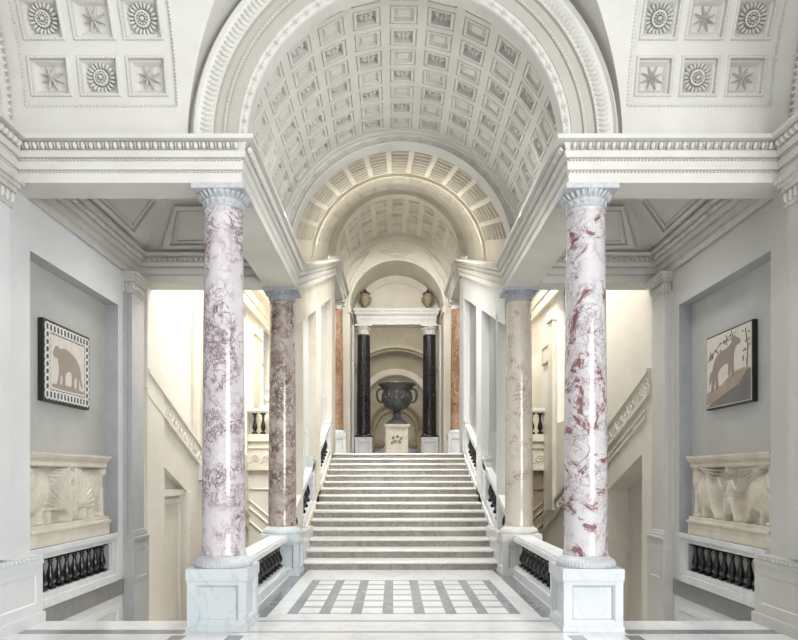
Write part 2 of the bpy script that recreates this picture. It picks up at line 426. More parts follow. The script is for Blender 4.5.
    if s > 0:   # inner raked moulding over the recess
        for o, t in ((-.62,.05),(-.74,.04)):
            f.hexa([(X+s*.05,11.6,bt(11.6)+o),(X-s*.03,11.6,bt(11.6)+o),(X-s*.03,14.4,bt(14.4)+o),(X+s*.05,14.4,bt(14.4)+o),
                    (X+s*.05,11.6,bt(11.6)+o+t),(X-s*.03,11.6,bt(11.6)+o+t),(X-s*.03,14.4,bt(14.4)+o+t),(X+s*.05,14.4,bt(14.4)+o+t)])
    else:       # moulded frame of the doorway
        f.box(X+s*.01, X-s*.03, 13.78, 13.95, -4, 1.30); f.box(X+s*.01, X-s*.10, 14.46, 14.9, 1.55, 1.9)
    f.build('raked_scroll_band', 'cream', ws)
    # shallow pilaster strips and the cornice high on the side flight wall
    f = MB()
    for a, b, o in ([(14.0,14.25,.05),(14.7,14.95,.08),(19.75,20.9,.10),(23.5,24.2,.12)] if s < 0 else [(15.9,16.5,.08),(18.0,18.5,.10),(21.4,22.3,.12)]):
        f.box(X+s*.05, X-s*o, a, b, bt(a)-.3 if a < 19 else 2.6, 5.9)
        f.box(X+s*.05, X-s*(o+.05), a-.04, b+.04, 5.7, 5.95)
    f.sweep([(0,5.95),(.14,5.95),(.14,6.2),(.18,6.22),(.18,6.45),(.3,6.55),(.34,6.7),(0,6.7)], [(X,12.1,0.3),(X,26,.3)], -s)
    f.build('pilaster_strips', 'warm', ws)

# windows (frame + bars as one sash mesh, pane as a child)
wn = 0
for s, y0, y1, z0, z1 in ((-1,15.0,19.3,2.2,6.9),(-1,21.1,23.4,2.7,6.9),(1,16.7,17.9,3.0,6.9),(1,22.6,24.4,2.7,6.9)):
    wn += 1; X = XW[s]+s*.2; f = MB()
    f.box(X, X+s*.07, y0, y0+.09, z0, z1); f.box(X, X+s*.07, y1-.09, y1, z0, z1)
    f.box(X, X+s*.07, y0, y1, z0, z0+.09); f.box(X, X+s*.07, y0, y1, z1-.09, z1)
    n = max(1, round((y1-y0)/1.4))
    for i in range(1, n): yy = y0+(y1-y0)*i/n; f.box(X+s*.01, X+s*.06, yy-.025, yy+.025, z0, z1)
    for i in range(1, 2): zz = z0+(z1-z0)*.62; f.box(X+s*.01, X+s*.06, y0, y1, zz-.025, zz+.025)
    w = struct(f.build('window_%d' % wn, 'wood'))
    g = MB(); g.box(X+s*.03, X+s*.04, y0+.05, y1-.05, z0+.05, z1-.05); g.build('window_pane', 'glass', w)

# cross wall under each side balcony, balcony slab, end walls
for s in (-1, 1):
    X = XW[s]; f = MB()
    f.box(s*2.0, X, 19.55, 19.8, -4.3, 1.9, 0 if s < 0 else 1)
    f.box(s*2.36, X, 19.5, 24.0, 2.42, 2.6, 2)
    f.box(s*2.0, X, 19.47, 19.6, 1.85, 2.4, 2)
    f.box(s*2.0, X, 19.43, 19.6, 2.40, 2.44, 2); f.box(s*2.0, X, 19.42, 19.6, 1.78, 1.86, 2)
    for i in range(6):
        scroll(f, (s*(2.35+i*.33), 19.468, 2.11), V((-s,0,0)), V((0,0,1)), V((0,-1,0)), .12, 2)
    # raked mouldings on the cross wall
    for o in (0, .22, .6):
        f.tube([(s*4.2, 19.54, .95-o), (s*2.2, 19.54, -.75-o)], .035, 6, 0 if s < 0 else 1)
    f.tube([(s*4.2, 19.54, 1.25), (s*2.2, 19.54, 1.25)], .03, 6, 0 if s < 0 else 1)
    struct(f.build('wall_balcony_'+NM[s], ['cream', 'brown', 'warm']))
    f = MB(); f.poly([(s*1.9,26,2.0),(X,26,2.0),(X,26,8),(s*1.9,26,8)])
    f.box(s*2.6, s*3.6, 25.9, 26, 2.6, 5.6)
    struct(f.build('wall_gallery_end_'+NM[s], 'cream'))
    f = MB(); f.poly([(s*2.2,11.5,8.0),(X+s*.4,11.5,8.0),(X+s*.4,26,8.0),(s*2.2,26,8.0)])
    f.poly([(s*1.9,11.56,5.18),(X+s*.1,11.56,5.18),(X+s*.1,11.56,8),(s*1.9,11.56,8)])
    struct(f.build('ceiling_side_flight_'+NM[s], 'warm'))

# ------------------------------------------------------------------ inner walls flanking the stairs
for s in (-1, 1):
    f = MB(); xi, xo = s*1.80, s*2.2
    # stringer below the raking balustrade
    f.hexa([(s*1.80,11.93,-4),(s*2.2,11.93,-4),(s*2.2,19.1,-4),(s*1.80,19.1,-4),
            (s*1.80,11.93,nose(11.93)+.06),(s*2.2,11.93,nose(11.93)+.06),(s*2.2,19.1,nose(19.1)+.04),(s*1.80,19.1,nose(19.1)+.04)])
    g = MB(); g.box(s*1.69, s*1.80, 11.93, 13.50, 0, .66); struct(g.build('trim_stringer_'+NM[s], 'white'))
    top = lambda y: ZA+rk(y)+.01
    def pier(ya, yb, x0, x1, z0, m=0):
        f.hexa([(x0,ya,z0),(x1,ya,z0),(x1,yb,z0),(x0,yb,z0),(x0,ya,top(ya)),(x1,ya,top(ya)),(x1,yb,top(yb)),(x0,yb,top(yb))], m)
    pier(15.05, 15.98, xi, xo, 0); pier(18.85, 20.05, xi, xo, 1.9)
    # panels between piers, set back, under a raking lintel
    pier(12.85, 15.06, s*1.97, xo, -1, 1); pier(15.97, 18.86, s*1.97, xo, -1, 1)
    for ya, yb in ((11.9, 15.06), (15.97, 18.86)):
        f.hexa([(xi,ya,top(ya)-.62),(xo,ya,top(ya)-.62),(xo,yb,top(yb)-.62),(xi,yb,top(yb)-.62),(xi,ya,top(ya)),(xo,ya,top(ya)),(xo,yb,top(yb)),(xi,yb,top(yb))], 0)
    # block joint and lighter dado of each panel
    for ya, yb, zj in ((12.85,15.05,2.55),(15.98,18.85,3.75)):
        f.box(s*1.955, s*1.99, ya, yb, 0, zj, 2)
    # jamb strips
    f.box(s*1.80, s*2.2, 12.75, 12.86, 0, top(12.8)-.5)
    # third bay: back wall behind the orange column
    g = MB(); g.box(s*2.4, s*2.6, 20.05, 23.3, 2.3, 7.4); struct(g.build('wall_landing_'+NM[s], 'warm'))
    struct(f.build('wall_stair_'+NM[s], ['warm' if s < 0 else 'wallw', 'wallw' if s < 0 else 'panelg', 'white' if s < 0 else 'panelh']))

# ------------------------------------------------------------------ entablatures
prof = [(-.42,ZA),(0,ZA),(0,4.84),(-.012,4.843),(-.012,4.872),(.016,4.876),(.016,4.96),(-.004,4.964),(-.004,4.996),(.035,5.0),(.05,5.05),(.05,5.062),(.03,5.066),(.055,5.13),(.06,5.142),(.145,5.146),(.15,5.155),(.15,ZC),(-.42,ZC)]
def beads(f, a, b, out, z, pitch, size, m=0, o=0):
    a = V(a); b = V(b); d = b-a; n = max(1, int(d.length/pitch)); d.normalize(); out = V(out)
    for i in range(n):
        p = a+(b-a)*((i+.5)/n)+out*o+V((0,0,z))
        f.ell(p, d*size[0], V((0,0,size[2])), out*size[1], 5, 2, m, True)
def eggs(f, a, b, out, zoff=0):
    """egg-and-dart on the cornice, bead rows on the architrave"""
    a = V(a); b = V(b); d = b-a; n = max(1, int(d.length/.082)); u = d.normalized(); out = V(out)
    nrm = (out*.82+V((0,0,-.57))).normalized(); up = u.cross(nrm)
    for i in range(n):
        p = a+d*((i+.5)/n)+out*.075+V((0,0,5.100))
        f.ell(p, u*.024, up*.042, nrm*.036, 6, 3, 0, True)
        q = a+d*(i/n)+out*.07+V((0,0,5.103)); f.ell(q, u*.007, up*.045, nrm*.03, 4, 2, 0, True)
    beads(f, a, b, out, 4.98, .036, (.012,.03,.013), 0, -.004); beads(f, a, b, out, 4.858, .036, (.012,.03,.012), 0, -.012)
tn = 0
for s in (-1, 1):
    tn += 1; f = MB(); X = XE[s]; xi = s*1.73
    f.sweep(prof, [(X,2.3,0),(X,7.3,0),(xi,7.3,0),(xi,11.6,0),(xi,19.5,rk(19.5)),(xi,23.4,rk(19.5))], -s)
    eggs(f, (X,4.5,0), (X,7.2,0), (-s,0,0)); eggs(f, (X-s*.0,7.3,0), (xi,7.3,0), (0,-1,0)); eggs(f, (xi,7.3,0), (xi,11.6,0), (-s,0,0))
    f.box(s*2.0, s*2.24, 7.4, 11.95, ZA+.004, ZC-.004)
    # filling above the raking part, up to the vault
    struct(f.build('trim_%d' % tn, 'vault'))
    tn += 1; f = MB(); X = XW[s]
    X = XW[s]-s*.02; f.sweep(prof[1:], [(X,7.7,0),(X,11.1,0),(s*2.22,11.1,0)], -s)
    eggs(f, (X,7.75,0), (X,10.97,0), (-s,0,0)); eggs(f, (X-s*.13,11.1,0), (s*2.24,11.1,0), (0,-1,0))
    f.box(s*1.95, X, 11.11, 11.55, ZA+.002, ZC)
    struct(f.build('trim_%d' % tn, 'vault'))
    # coved ceiling of the side bay with framed panels
    f = MB(); x0, x1, y0, y1 = X, s*2.24, 7.70, 11.12; q = .70; zc0, zc1 = ZC-.005, 5.80
    o = [(x0,y0,zc0),(x1,y0,zc0),(x1,y1,zc0),(x0,y1,zc0)]
    i_ = [(x0-s*q,y0+q,zc1),(x1+s*q*.9,y0+q,zc1),(x1+s*q*.9,y1-q,zc1),(x0-s*q,y1-q,zc1)]
    cen = V(((x0+x1)/2, (y0+y1)/2, 4.6))
    for k in range(4):
        a, b, c, d = V(o[k]), V(o[(k+1) % 4]), V(i_[(k+1) % 4]), V(i_[k])
        f.poly([a, b, c, d])
        n = (b-a).cross(d-a).normalized(); mid = (a+b+c+d)/4
        if n.dot(cen-mid) < 0: n = -n
        def bil(u, v): return (a*(1-u)+b*u)*(1-v)+(d*(1-u)+c*u)*v
        # framed panel: raised flat mouldings following the trapezoid
        for e0, e1, h in ((.0,.06,.055),(.085,.115,.03)):
            lu, lv = .16, .16
            def ring(t, hh):
                w = (b-a).length
                return [bil(lu+t/w*2.2, lv+t*1.1)+n*hh, bil(1-lu-t/w*2.2, lv+t*1.1)+n*hh, bil(1-lu-t/w*2.2, .92-t*1.1)+n*hh, bil(lu+t/w*2.2, .92-t*1.1)+n*hh]
            r0, r1, r2, r3 = ring(e0, 0), ring(e0, h), ring(e1, h), ring(e1, 0)
            for A, Bq in ((r0, r1), (r1, r2), (r2, r3)):
                for j in range(4): f.poly([A[j], A[(j+1) % 4], Bq[(j+1) % 4], Bq[j]])
    f.poly(i_)
    struct(f.build('ceiling_side_bay_'+NM[s], 'vault'))

# ------------------------------------------------------------------ barrel vaults along the stair axis
def barrel(f, r, y0, y1, zf, rows, ncol, pitch, cw, recess, plain_lo=0, tablet=True, m=0, deep=1, rowgap=.1):
    """coffered barrel; rows = list of (ya, yb) coffers; columns every `pitch` degrees either side of the crown"""
    S = lambda a, y: V((r*math.sin(a), y, zf(y)+r*math.cos(a)))
    A = []; half = ncol//2
    for k in range(-half, half+1): A.append((math.radians(k*pitch-cw/2), math.radians(k*pitch+cw/2), k))
    ae = [-PI/2]; kinds = []
    for a0, a1, k in A:
        kinds.append(None); ae.append(a0); kinds.append(k); ae.append(a1)
    kinds.append(None); ae.append(PI/2)
    ye = [y0]; yk = []
    for q, (ya, yb) in enumerate(rows):
        yk.append(None); ye.append(ya); yk.append(q); ye.append(yb)
    yk.append(None); ye.append(y1)
    for i in range(len(ae)-1):
        for j in range(len(ye)-1):
            a0, a1, ya, yb = ae[i], ae[i+1], ye[j], ye[j+1]
            p = [S(a0,ya), S(a1,ya), S(a1,yb), S(a0,yb)]
            if kinds[i] is None or yk[j] is None:
                f.poly(p, m); continue
            am = (a0+a1)/2; n = V((math.sin(am), 0, math.cos(am)))
            c, e1, e2 = f.coffer(*p, n, recess if (kinds[i]+yk[j]) % 2 or not tablet else recess[:-1]+[(recess[-1][0], recess[-1][1]*1.9)], m)
            w = min((p[1]-p[0]).length, (p[3]-p[0]).length)/2-recess[-1][0]
            if (kinds[i]+yk[j]) % 2 == 0:
                f.flower(c, e1, e2, -n, w*.95, 8, m, .6)
            elif tablet:
                f.poly([c-n*.022+e1*a*w*.62+e2*b_*w*.45 for a, b_ in ((-1,-1),(1,-1),(1,1),(-1,1))], m); q4 = [c+e1*a*w*.8+e2*b_*w*.62 for a, b_ in ((-1,-1),(1,-1),(1,1),(-1,1))]; q5 = [c-n*.022+e1*a*w*.62+e2*b_*w*.45 for a, b_ in ((-1,-1),(1,-1),(1,1),(-1,1))]; [f.poly([q4[z], q4[(z+1) % 4], q5[(z+1) % 4], q5[z]], m) for z in range(4)]

def arch_ring(f, prof2, zc, m=0, seg=48, a0=-PI/2, a1=PI/2):
    """sweep a profile of (radius, y) round the arch centre (0, zc)"""
    n = len(prof2); b = len(f.v)
    for i in range(seg+1):
        a = a0+(a1-a0)*i/seg
        for r, y in prof2: f.v.append((r*math.sin(a), y, zc+r*math.cos(a)))
    for i in range(seg):
        for j in range(n-1): f.face([b+i*n+j, b+(i+1)*n+j, b+(i+1)*n+j+1, b+i*n+j+1], m)
def ring_beads(f, r, y, zc, n, size, nn=V((0,-1,0)), m=0, radial=None):
    for i in range(n):
        a = -PI/2+PI*(i+.5)/n; d = V((math.sin(a),0,math.cos(a))); t = V((math.cos(a),0,-math.sin(a)))
        f.ell(V((0,y,zc))+d*r, t*size[0], d*size[1], nn*size[2], 6, 2, m, True)
def ring_floral(f, r, y, zc, n, R, nn=V((0,-1,0)), m=0):
    for i in range(n):
        a = -PI/2+PI*(i+.5)/n; d = V((math.sin(a),0,math.cos(a))); t = V((math.cos(a),0,-math.sin(a)))
        c = V((0,y,zc))+d*r
        f.flower(c, t, d, nn, R, 5, m, .35)
        p = c+t*R*1.5; f.ell(p, (t+d*.5).normalized()*R*.55, (d-t*.5).normalized()*R*.25, nn*R*.3, 6, 2, m, True)
        f.ell(p-t*R*3.0, (t-d*.5).normalized()*R*.55, (d+t*.5).normalized()*R*.25, nn*R*.3, 6, 2, m, True)

RV = 1.95
f = MB(); rows = [(7.64+i*.417, 7.64+i*.417+.335) for i in range(8)]
barrel(f, RV, 7.52, 11.06, lambda y: ZC, rows, 13, 13.2, 10.0, [(0,0),(.004,.02),(.014,.02),(.018,0),(.05,.0),(.056,.045)])
# floral rib closing the first vault
arch_ring(f, [(RV+.02,10.97),(RV-.02,10.97),(RV-.035,11.0),(RV-.035,11.04),(RV-.06,11.06),(1.81,11.06),(1.80,11.02),(1.78,11.0),(1.765,11.02),(1.765,11.3),(RV,11.32)], ZC)
ring_floral(f, 1.85, 11.06, ZC, 19, .06)
struct(f.build('ceiling_vault_first_bay', 'vault'))
# archivolt at the mouth of the first vault
f = MB()
arch_ring(f, [(2.33,7.37),(2.225,7.37),(2.22,7.2),(2.2,7.18),(2.18,7.22),(2.02,7.26)], ZC)
arch_ring(f, [(2.02,7.26),(2.01,7.30),(1.93,7.30),(1.925,7.28),(1.89,7.28),(1.885,7.31),(1.78,7.31)], ZC, 1)
arch_ring(f, [(1.78,7.31),(1.77,7.30),(1.765,7.32),(1.69,7.34),(1.68,7.36),(1.68,7.54),(RV+.02,7.54)], ZC)
ring_beads(f, 2.10, 7.24, ZC, 120, (.02,.062,.04)); ring_beads(f, 2.03, 7.26, ZC, 170, (.012,.012,.014)); ring_beads(f, 1.907, 7.28, ZC, 150, (.011,.012,.012))
ring_floral(f, 1.728, 7.325, ZC, 36, .034)
struct(f.build('trim_archivolt', ['vault', 'taupe']))
# raking vault over the stairs
f = MB(); zf = lambda y: ZC+RK*(y-11.6)
for ya, yb in ((11.3, 15.3), (15.5, 19.25)):
    n = 9; pt = (yb-ya-.16)/n
    barrel(f, RV, ya, yb, zf, [(ya+.08+i*pt, ya+.08+i*pt+pt*.78) for i in range(n)], 13, 12.0, 9.8, [(0,0),(.015,.02),(.035,.13)], tablet=False)
def rake_rib(f, r, ya, yb):
    b = len(f.v); n = 48
    for i in range(n+1):
        a = -PI/2+PI*i/n; c, d = math.sin(a), math.cos(a)
        for rr, y in ((RV+.02,ya),(r,ya),(r,yb),(RV+.02,yb)): f.v.append((rr*c, y, zf(y)+rr*d))
    for i in range(n):
        for j in range(3): f.face([b+i*4+j, b+(i+1)*4+j, b+(i+1)*4+j+1, b+i*4+j+1], 0)
rake_rib(f, RV-.07, 15.3, 15.5)
struct(f.build('ceiling_vault_stairs', 'warm'))
# upper vault on the landing
Z3 = ZC+rk(19.5)
f = MB()
arch_ring(f, [(RV+.1,19.2),(RV-.03,19.2),(RV-.04,19.26),(1.75,19.26),(1.735,19.22),(1.70,19.24),(1.70,19.5),(RV,19.5)], Z3)
ring_floral(f, 1.83, 19.26, Z3, 17, .045)
barrel(f, RV, 19.5, 22.95, lambda y: Z3, [(19.56+i*.418, 19.56+i*.418+.34) for i in range(8)], 11, 14.5, 10.5, [(0,0),(.02,.02),(.06,.09)])
arch_ring(f, [(RV,22.95),(1.82,22.95),(1.81,23.0),(1.78,23.0),(1.77,23.2)], Z3)
ring_floral(f, 1.86, 22.94, Z3, 17, .04)
struct(f.build('ceiling_vault_landing', 'warm'))

# ------------------------------------------------------------------ transverse vault over the hall
RH, YC = 2.5, 4.8
def hv(x, z):
    t = math.asin(max(-1, min(1, (z-ZC)/RH))); return V((x, YC+RH*math.cos(t), z))
def hth(x, th): return V((x, YC+RH*math.cos(th), ZC+RH*math.sin(th)))
f = MB()
# centre part around the round mouth of the stair vault
R0, XI, ZT = 2.30, 2.36, RH*math.sin(math.radians(80))
nphi, nt = 64, 10
def outer(a):
    c, d = math.sin(a), math.cos(a); q = []
    if abs(c) > 1e-6: q.append(XI/abs(c))
    if d > 1e-6: q.append(ZT/d)
    return max(min(q), R0+.01)
b = len(f.v)
for i in range(nphi+1):
    a = -PI/2+PI*i/nphi; Ro = outer(a)
    for j in range(nt+1):
        rr = R0+(Ro-R0)*j/nt
        f.v.append(tuple(hv(rr*math.sin(a), ZC+rr*max(0, math.cos(a)))))
for i in range(nphi):
    for j in range(nt): f.face([b+i*(nt+1)+j, b+(i+1)*(nt+1)+j, b+(i+1)*(nt+1)+j+1, b+i*(nt+1)+j+1], 0, True)
# reveal between the archivolt and the curved vault
b = len(f.v)
for i in range(nphi+1):
    a = -PI/2+PI*i/nphi; x, z = R0*math.sin(a), ZC+R0*math.cos(a); p = hv(x, z)
    f.v.append(tuple(p)); f.v.append((x, 7.38, z))
for i in range(nphi): f.face([b+2*i, b+2*i+2, b+2*i+3, b+2*i+1], 0, True)
orn = []
for s in (-1, 1):
    C = [(-3.95,-3.51),(-3.43,-2.99),(-2.92,-2.49)] if s < 0 else [(2.41,2.81),(2.88,3.29),(3.36,3.78)]
    FR = (-4.0,-2.40) if s < 0 else (2.34, 3.85)
    xe = [XW[-1], FR[0]] if s < 0 else [XI-.001, FR[0]-.0]
    ue = [XW[-1], FR[0]] if s < 0 else [XI-.03, FR[0]]
    uk = [0]; 
    for k, (a, c) in enumerate(C): uk.append(0); ue.append(a); uk.append(1); ue.append(c)
    uk.append(0); ue.append(FR[1]); uk.append(0); ue.append(-XI+.03 if s < 0 else XW[1])
    tr = [(10.3,19.2),(22.2,31.1),(34.1,43.0),(46,54.9)]
    ve = [0, 8.0]; vk = [0]
    for a, c in tr: vk.append(0); ve.append(a); vk.append(1); ve.append(c)
    vk += [0, 0]; ve += [57.2, 80]
    for i in range(len(ue)-1):
        for j in range(len(ve)-1):
            t0, t1 = math.radians(ve[j]), math.radians(ve[j+1]); x0, x1 = ue[i], ue[i+1]
            inside = FR[0]-.001 <= (x0+x1)/2 <= FR[1] and 8 < (ve[j]+ve[j+1])/2 < 57.2
            dd = .03 if inside else 0
            tm = (t0+t1)/2; n = V((0, math.cos(tm), math.sin(tm)))
            def PT(x, t): return hth(x, t)+V((0, math.cos(t), math.sin(t)))*dd
            p = [PT(x0,t0), PT(x1,t0), PT(x1,t1), PT(x0,t1)]
            if uk[i] and vk[j]:
                c, e1, e2 = f.coffer(*p, n, [(.0,.0),(.010,-.018),(.028,-.018),(.036,.035),(.05,.035),(.085,.085)], 0)
                orn.append((s, i, j, c, e1, e2, -n))
                # little tongues round the rim of the coffer
                for q in range(4):
                    A, Bq = p[q], p[(q+1) % 4]; inw = ((p[0]+p[2])/2-(A+Bq)/2).normalized(); d = Bq-A
                    for z in range(12): f.ell(A+d*((z+.5)/12)+inw*.02-n*.012, d.normalized()*.013, inw*.016, -n*.014, 4, 2, 0, True)
            else:
                m_ = max(1, int((ve[j+1]-ve[j])/4))
                for k in range(m_):
                    ta, tb = t0+(t1-t0)*k/m_, t0+(t1-t0)*(k+1)/m_
                    f.poly([PT(x0,ta), PT(x1,ta), PT(x1,tb), PT(x0,tb)])
    # beaded edge round the whole coffered field
    a0, a1 = math.radians(8), math.radians(57.2)
    f.poly([hth(FR[0],a0), hth(FR[1],a0), hth(FR[1],a0)+V((0,.03,0)), hth(FR[0],a0)+V((0,.03,0))])
    for x in FR:
        for k in range(12):
            ta, tb = a0+(a1-a0)*k/12, a0+(a1-a0)*(k+1)/12
            f.poly([hth(x,ta), hth(x,tb), hth(x,tb)+V((0,math.cos(tb),math.sin(tb)))*.03, hth(x,ta)+V((0,math.cos(ta),math.sin(ta)))*.03])
        for k in range(62):
            ta = a0+(a1-a0)*(k+.5)/62; n = V((0, math.cos(ta), math.sin(ta)))
            f.ell(hth(x,ta)-n*.0, (0,-math.sin(ta)*.013,math.cos(ta)*.013), (.014,0,0), -n*.018, 5, 2, 0, True)
    nb = int((FR[1]-FR[0])/.035)
    for k in range(nb):
        x = FR[0]+(FR[1]-FR[0])*(k+.5)/nb; n = V((0, math.cos(a0), math.sin(a0)))
        f.ell(hth(x,a0), (.013,0,0), (0,0,.014), -n*.018, 5, 2, 0, True)
    # arch of the side wall under the vault
    xa = XW[s]; nseg = 40; b = len(f.v)
    pr = [(RH+.02,0),(RH-.02,-s*.06),(RH-.08,-s*.07),(RH-.14,-s*.05),(RH-.20,-s*.05),(RH-.22,0)]
    for i in range(nseg+1):
        t = PI*i/nseg
        for r, o in pr: f.v.append((xa+o, YC+r*math.cos(t), ZC+r*math.sin(t)))
    for i in range(nseg):
        for j in range(len(pr)-1): f.face([b+i*6+j, b+i*6+6+j, b+i*6+7+j, b+i*6+1+j])
    for i in range(110):
        t = PI*(i+.5)/110; f.ell((xa-s*.065, YC+(RH-.05)*math.cos(t), ZC+(RH-.05)*math.sin(t)), (0,-math.sin(t)*.022,math.cos(t)*.022), (0,math.cos(t)*.04,math.sin(t)*.04), (-s*.03,0,0), 6, 2, 0, True)
hall = struct(f.build('ceiling_hall_vault', 'vault'))
for s, i, j, c, e1, e2, nn in orn:
    if j > 6: continue
    g = MB(); kind = (i//2+j//2) % 2
    if kind == 0:
        R = .118; b0 = g.add([c+nn*.085])
        ring = []
        for k in range(16):
            a = 2*PI*k/16+PI/8; rr = R if k % 2 == 0 else R*.32
            ring.append(g.add([c+e1*rr*math.cos(a)+e2*rr*math.sin(a)+nn*(.008 if k % 2 else .045)]))
        for k in range(16): g.face([b0, ring[k], ring[(k+1) % 16]])
        base = [g.add([c+e1*(R if k % 2 == 0 else R*.32)*math.cos(2*PI*k/16+PI/8)+e2*(R if k % 2 == 0 else R*.32)*math.sin(2*PI*k/16+PI/8)]) for k in range(16)]
        for k in range(16): g.face([ring[k], base[k], base[(k+1) % 16], ring[(k+1) % 16]])
        g.build('star', 'vault', hall)
    else:
        R = .158
        for k in range(20):
            a = 2*PI*k/20; d = e1*math.cos(a)+e2*math.sin(a); t = nn.cross(d)
            g.ell(c+d*R*.74+nn*.012, d*R*.27+nn*.015, t*R*.10, nn*.045, 6, 3, 0, True)
        ringp = [c+e1*(R*.43*math.cos(2*PI*k/24))+e2*(R*.43*math.sin(2*PI*k/24))+nn*.045 for k in range(25)]
        g.tube(ringp, R*.07, 6)
        for k in range(11):
            a = 2*PI*k/11; d = e1*math.cos(a)+e2*math.sin(a); t = nn.cross(d)
            g.ell(c+d*R*.27+nn*.03, d*R*.11, t*R*.07, nn*.045, 6, 3, 0, True)
        g.ell(c+nn*.04, e1*R*.15, e2*R*.15, nn*.05, 10, 4, 0, True)
        g.build('rosette', 'vault', hall)

# ------------------------------------------------------------------ end of the landing: arch wall, passage, portico and far room
ZS = 7.28
f = MB(); R1, YE = 1.58, 23.2
b = len(f.v); n = 48
for i in range(n+1):
    a = -PI/2+PI*i/n; c, d = math.sin(a), math.cos(a)
    z2 = Z3+1.95*d
    f.v.append((R1*c, YE, ZS+R1*d)); f.v.append((2.02*c, YE, Z3+2.0*d))
    f.v.append((R1*c, 25.1, ZS+R1*d))
for i in range(n): f.face([b+3*i, b+3*i+3, b+3*i+4, b+3*i+1])
pv = MB(); pv.v = [(x_, YE+.001 if y_ < 24 else y_, z_) for x_, y_, z_ in f.v[b:b+3*n+3]]
for i in range(n): pv.face([3*i, 3*i+3, 3*i+5, 3*i+2], 0, True)
struct(pv.build('ceiling_passage', 'warm'))
for s in (-1, 1):
    f.box(s*R1, s*2.3, YE, 23.5, 2.2, ZS); g = MB(); g.box(s*R1,s*1.75,23.5,25.1,2.25,ZS)
    f.poly([(s*R1,YE,ZS),(s*2.02,YE,Z3),(s*2.02,YE,ZS)])
    # impost and pilaster of the portico
    g.box(s*1.53, s*1.6, 24.62, 25.1, 2.25, 6.72, 1); g.box(s*1.525, s*1.6, 24.58, 25.1, 6.72, 7.0, 1); g.box(s*1.52, s*1.6, 24.55, 25.1, 2.25, 3.0, 1); struct(g.build('wall_passage_'+NM[s], ['warm', 'wallw']))
    f.box(s*1.54, s*1.66, 23.15, 25.0, 7.1, 7.3)
arch_ring(f, [(R1-.0,YE-.0),(R1,YE-.04),(R1+.07,YE-.05),(R1+.09,YE-.01)], ZS)
# moulded panel outlines on the spandrels
for s in (-1, 1):
    pts = [(s*1.70, YE-.02, ZS+.35), (s*1.70, YE-.02, ZS+1.2), (s*1.3, YE-.02, ZS+1.62), (s*.95, YE-.02, ZS+1.88), (s*1.25, YE-.02, ZS+1.38), (s*1.55, YE-.02, ZS+.9), (s*1.70, YE-.02, ZS+.35)]
    f.tube(pts, .03, 5)
# lunette
g = f; f = MB()
b = f.add([(0,24.95,ZS)]); 
ring = [f.add([(R1*math.sin(-PI/2+PI*i/n), 24.95, ZS+R1*math.cos(-PI/2+PI*i/n))]) for i in range(n+1)]
for i in range(n): f.face([b, ring[i], ring[i+1]])
arch_ring(f, [(R1-.28,24.95),(R1-.28,24.91),(R1-.24,24.9),(R1-.22,24.95)], ZS)
struct(f.build('wall_lunette', 'warm')); f = g
we = struct(f.build('wall_end_arch', ['warm', 'wallw']))
# cartouche: oval medallion with scroll ends
f = MB(); zc = 9.10
f.tube([(.30*math.cos(2*PI*i/24), YE-.03, zc+.105*math.sin(2*PI*i/24)) for i in range(25)], .035, 6)
f.ell((0,YE-.0,zc), (.22,0,0), (0,0,.07), (0,-.05,0), 12, 3, 0, True)
for s in (-1, 1):
    f.tube([(s*(.36+.15*(1-k/10)*math.cos(k*.7)), YE-.03, zc+.1*(1-k/10)*math.sin(k*.7)) for k in range(11)], .03, 5)
f.build('cartouche', 'warm', we)
# portico entablature carried by the two black columns
f = MB(); f.box(-1.40, 1.40, 24.52, 25.08, 7.0, 7.16); f.box(-1.42, 1.42, 24.50, 25.08, 7.16, 7.36); f.box(-1.5, 1.5, 24.44, 25.08, 7.36, 7.46); f.box(-1.54, 1.54, 24.40, 25.08, 7.46, 7.55)
for i in range(40): f.box(-1.45+i*.0735, -1.45+i*.0735+.045, 24.46, 24.55, 7.31, 7.36)
struct(f.build('trim_portico_entablature', 'capw'))
# far room
f = MB(); YW = 31.5
f.poly([(-5,YW,2),(5,YW,2),(5,YW,9.5),(-5,YW,9.5)], 0)
for s in (-1, 1): f.poly([(s*4.6,25.1,2),(s*4.6,YW,2),(s*4.6,YW,9.5),(s*4.6,25.1,9.5)], 0)
f.poly([(-5,25.1,9.0),(5,25.1,9.0),(5,YW,9.0),(-5,YW,9.0)], 0)
arch_ring(f, [(2.75,YW),(2.75,YW-.5),(2.62,YW-.5),(2.6,YW-.4),(2.5,YW-.4),(2.5,YW)], 4.75, 0)
arch_ring(f, [(1.72,YW),(1.72,YW-.25),(1.45,YW-.25),(1.42,YW-.1),(1.42,YW)], 4.75, 1)
arch_ring(f, [(1.30,YW),(1.30,YW-.2),(1.22,YW-.2),(1.12,YW-.1),(1.0,YW-.25),(.92,YW-.25),(.9,YW)], 3.65, 2)
for s in (-1, 1):
    f.box(s*1.45, s*1.72, YW-.25, YW, 2, 4.75, 1); f.box(s*2.5, s*2.75, YW-.5, YW, 2, 4.75, 0); f.box(s*.95, s*1.28, YW-.22, YW, 2, 3.65, 2)
    f.ell((s*.75,YW-.15,3.05), (.26,0,0), (0,0,.2), (0,-.1,0), 10, 3, 2, True)
f.box(-.9, .9, YW-.1, YW, 2, 2.9, 3)
struct(f.build('wall_far_room', ['beige', 'warm', 'brown', 'blue']))

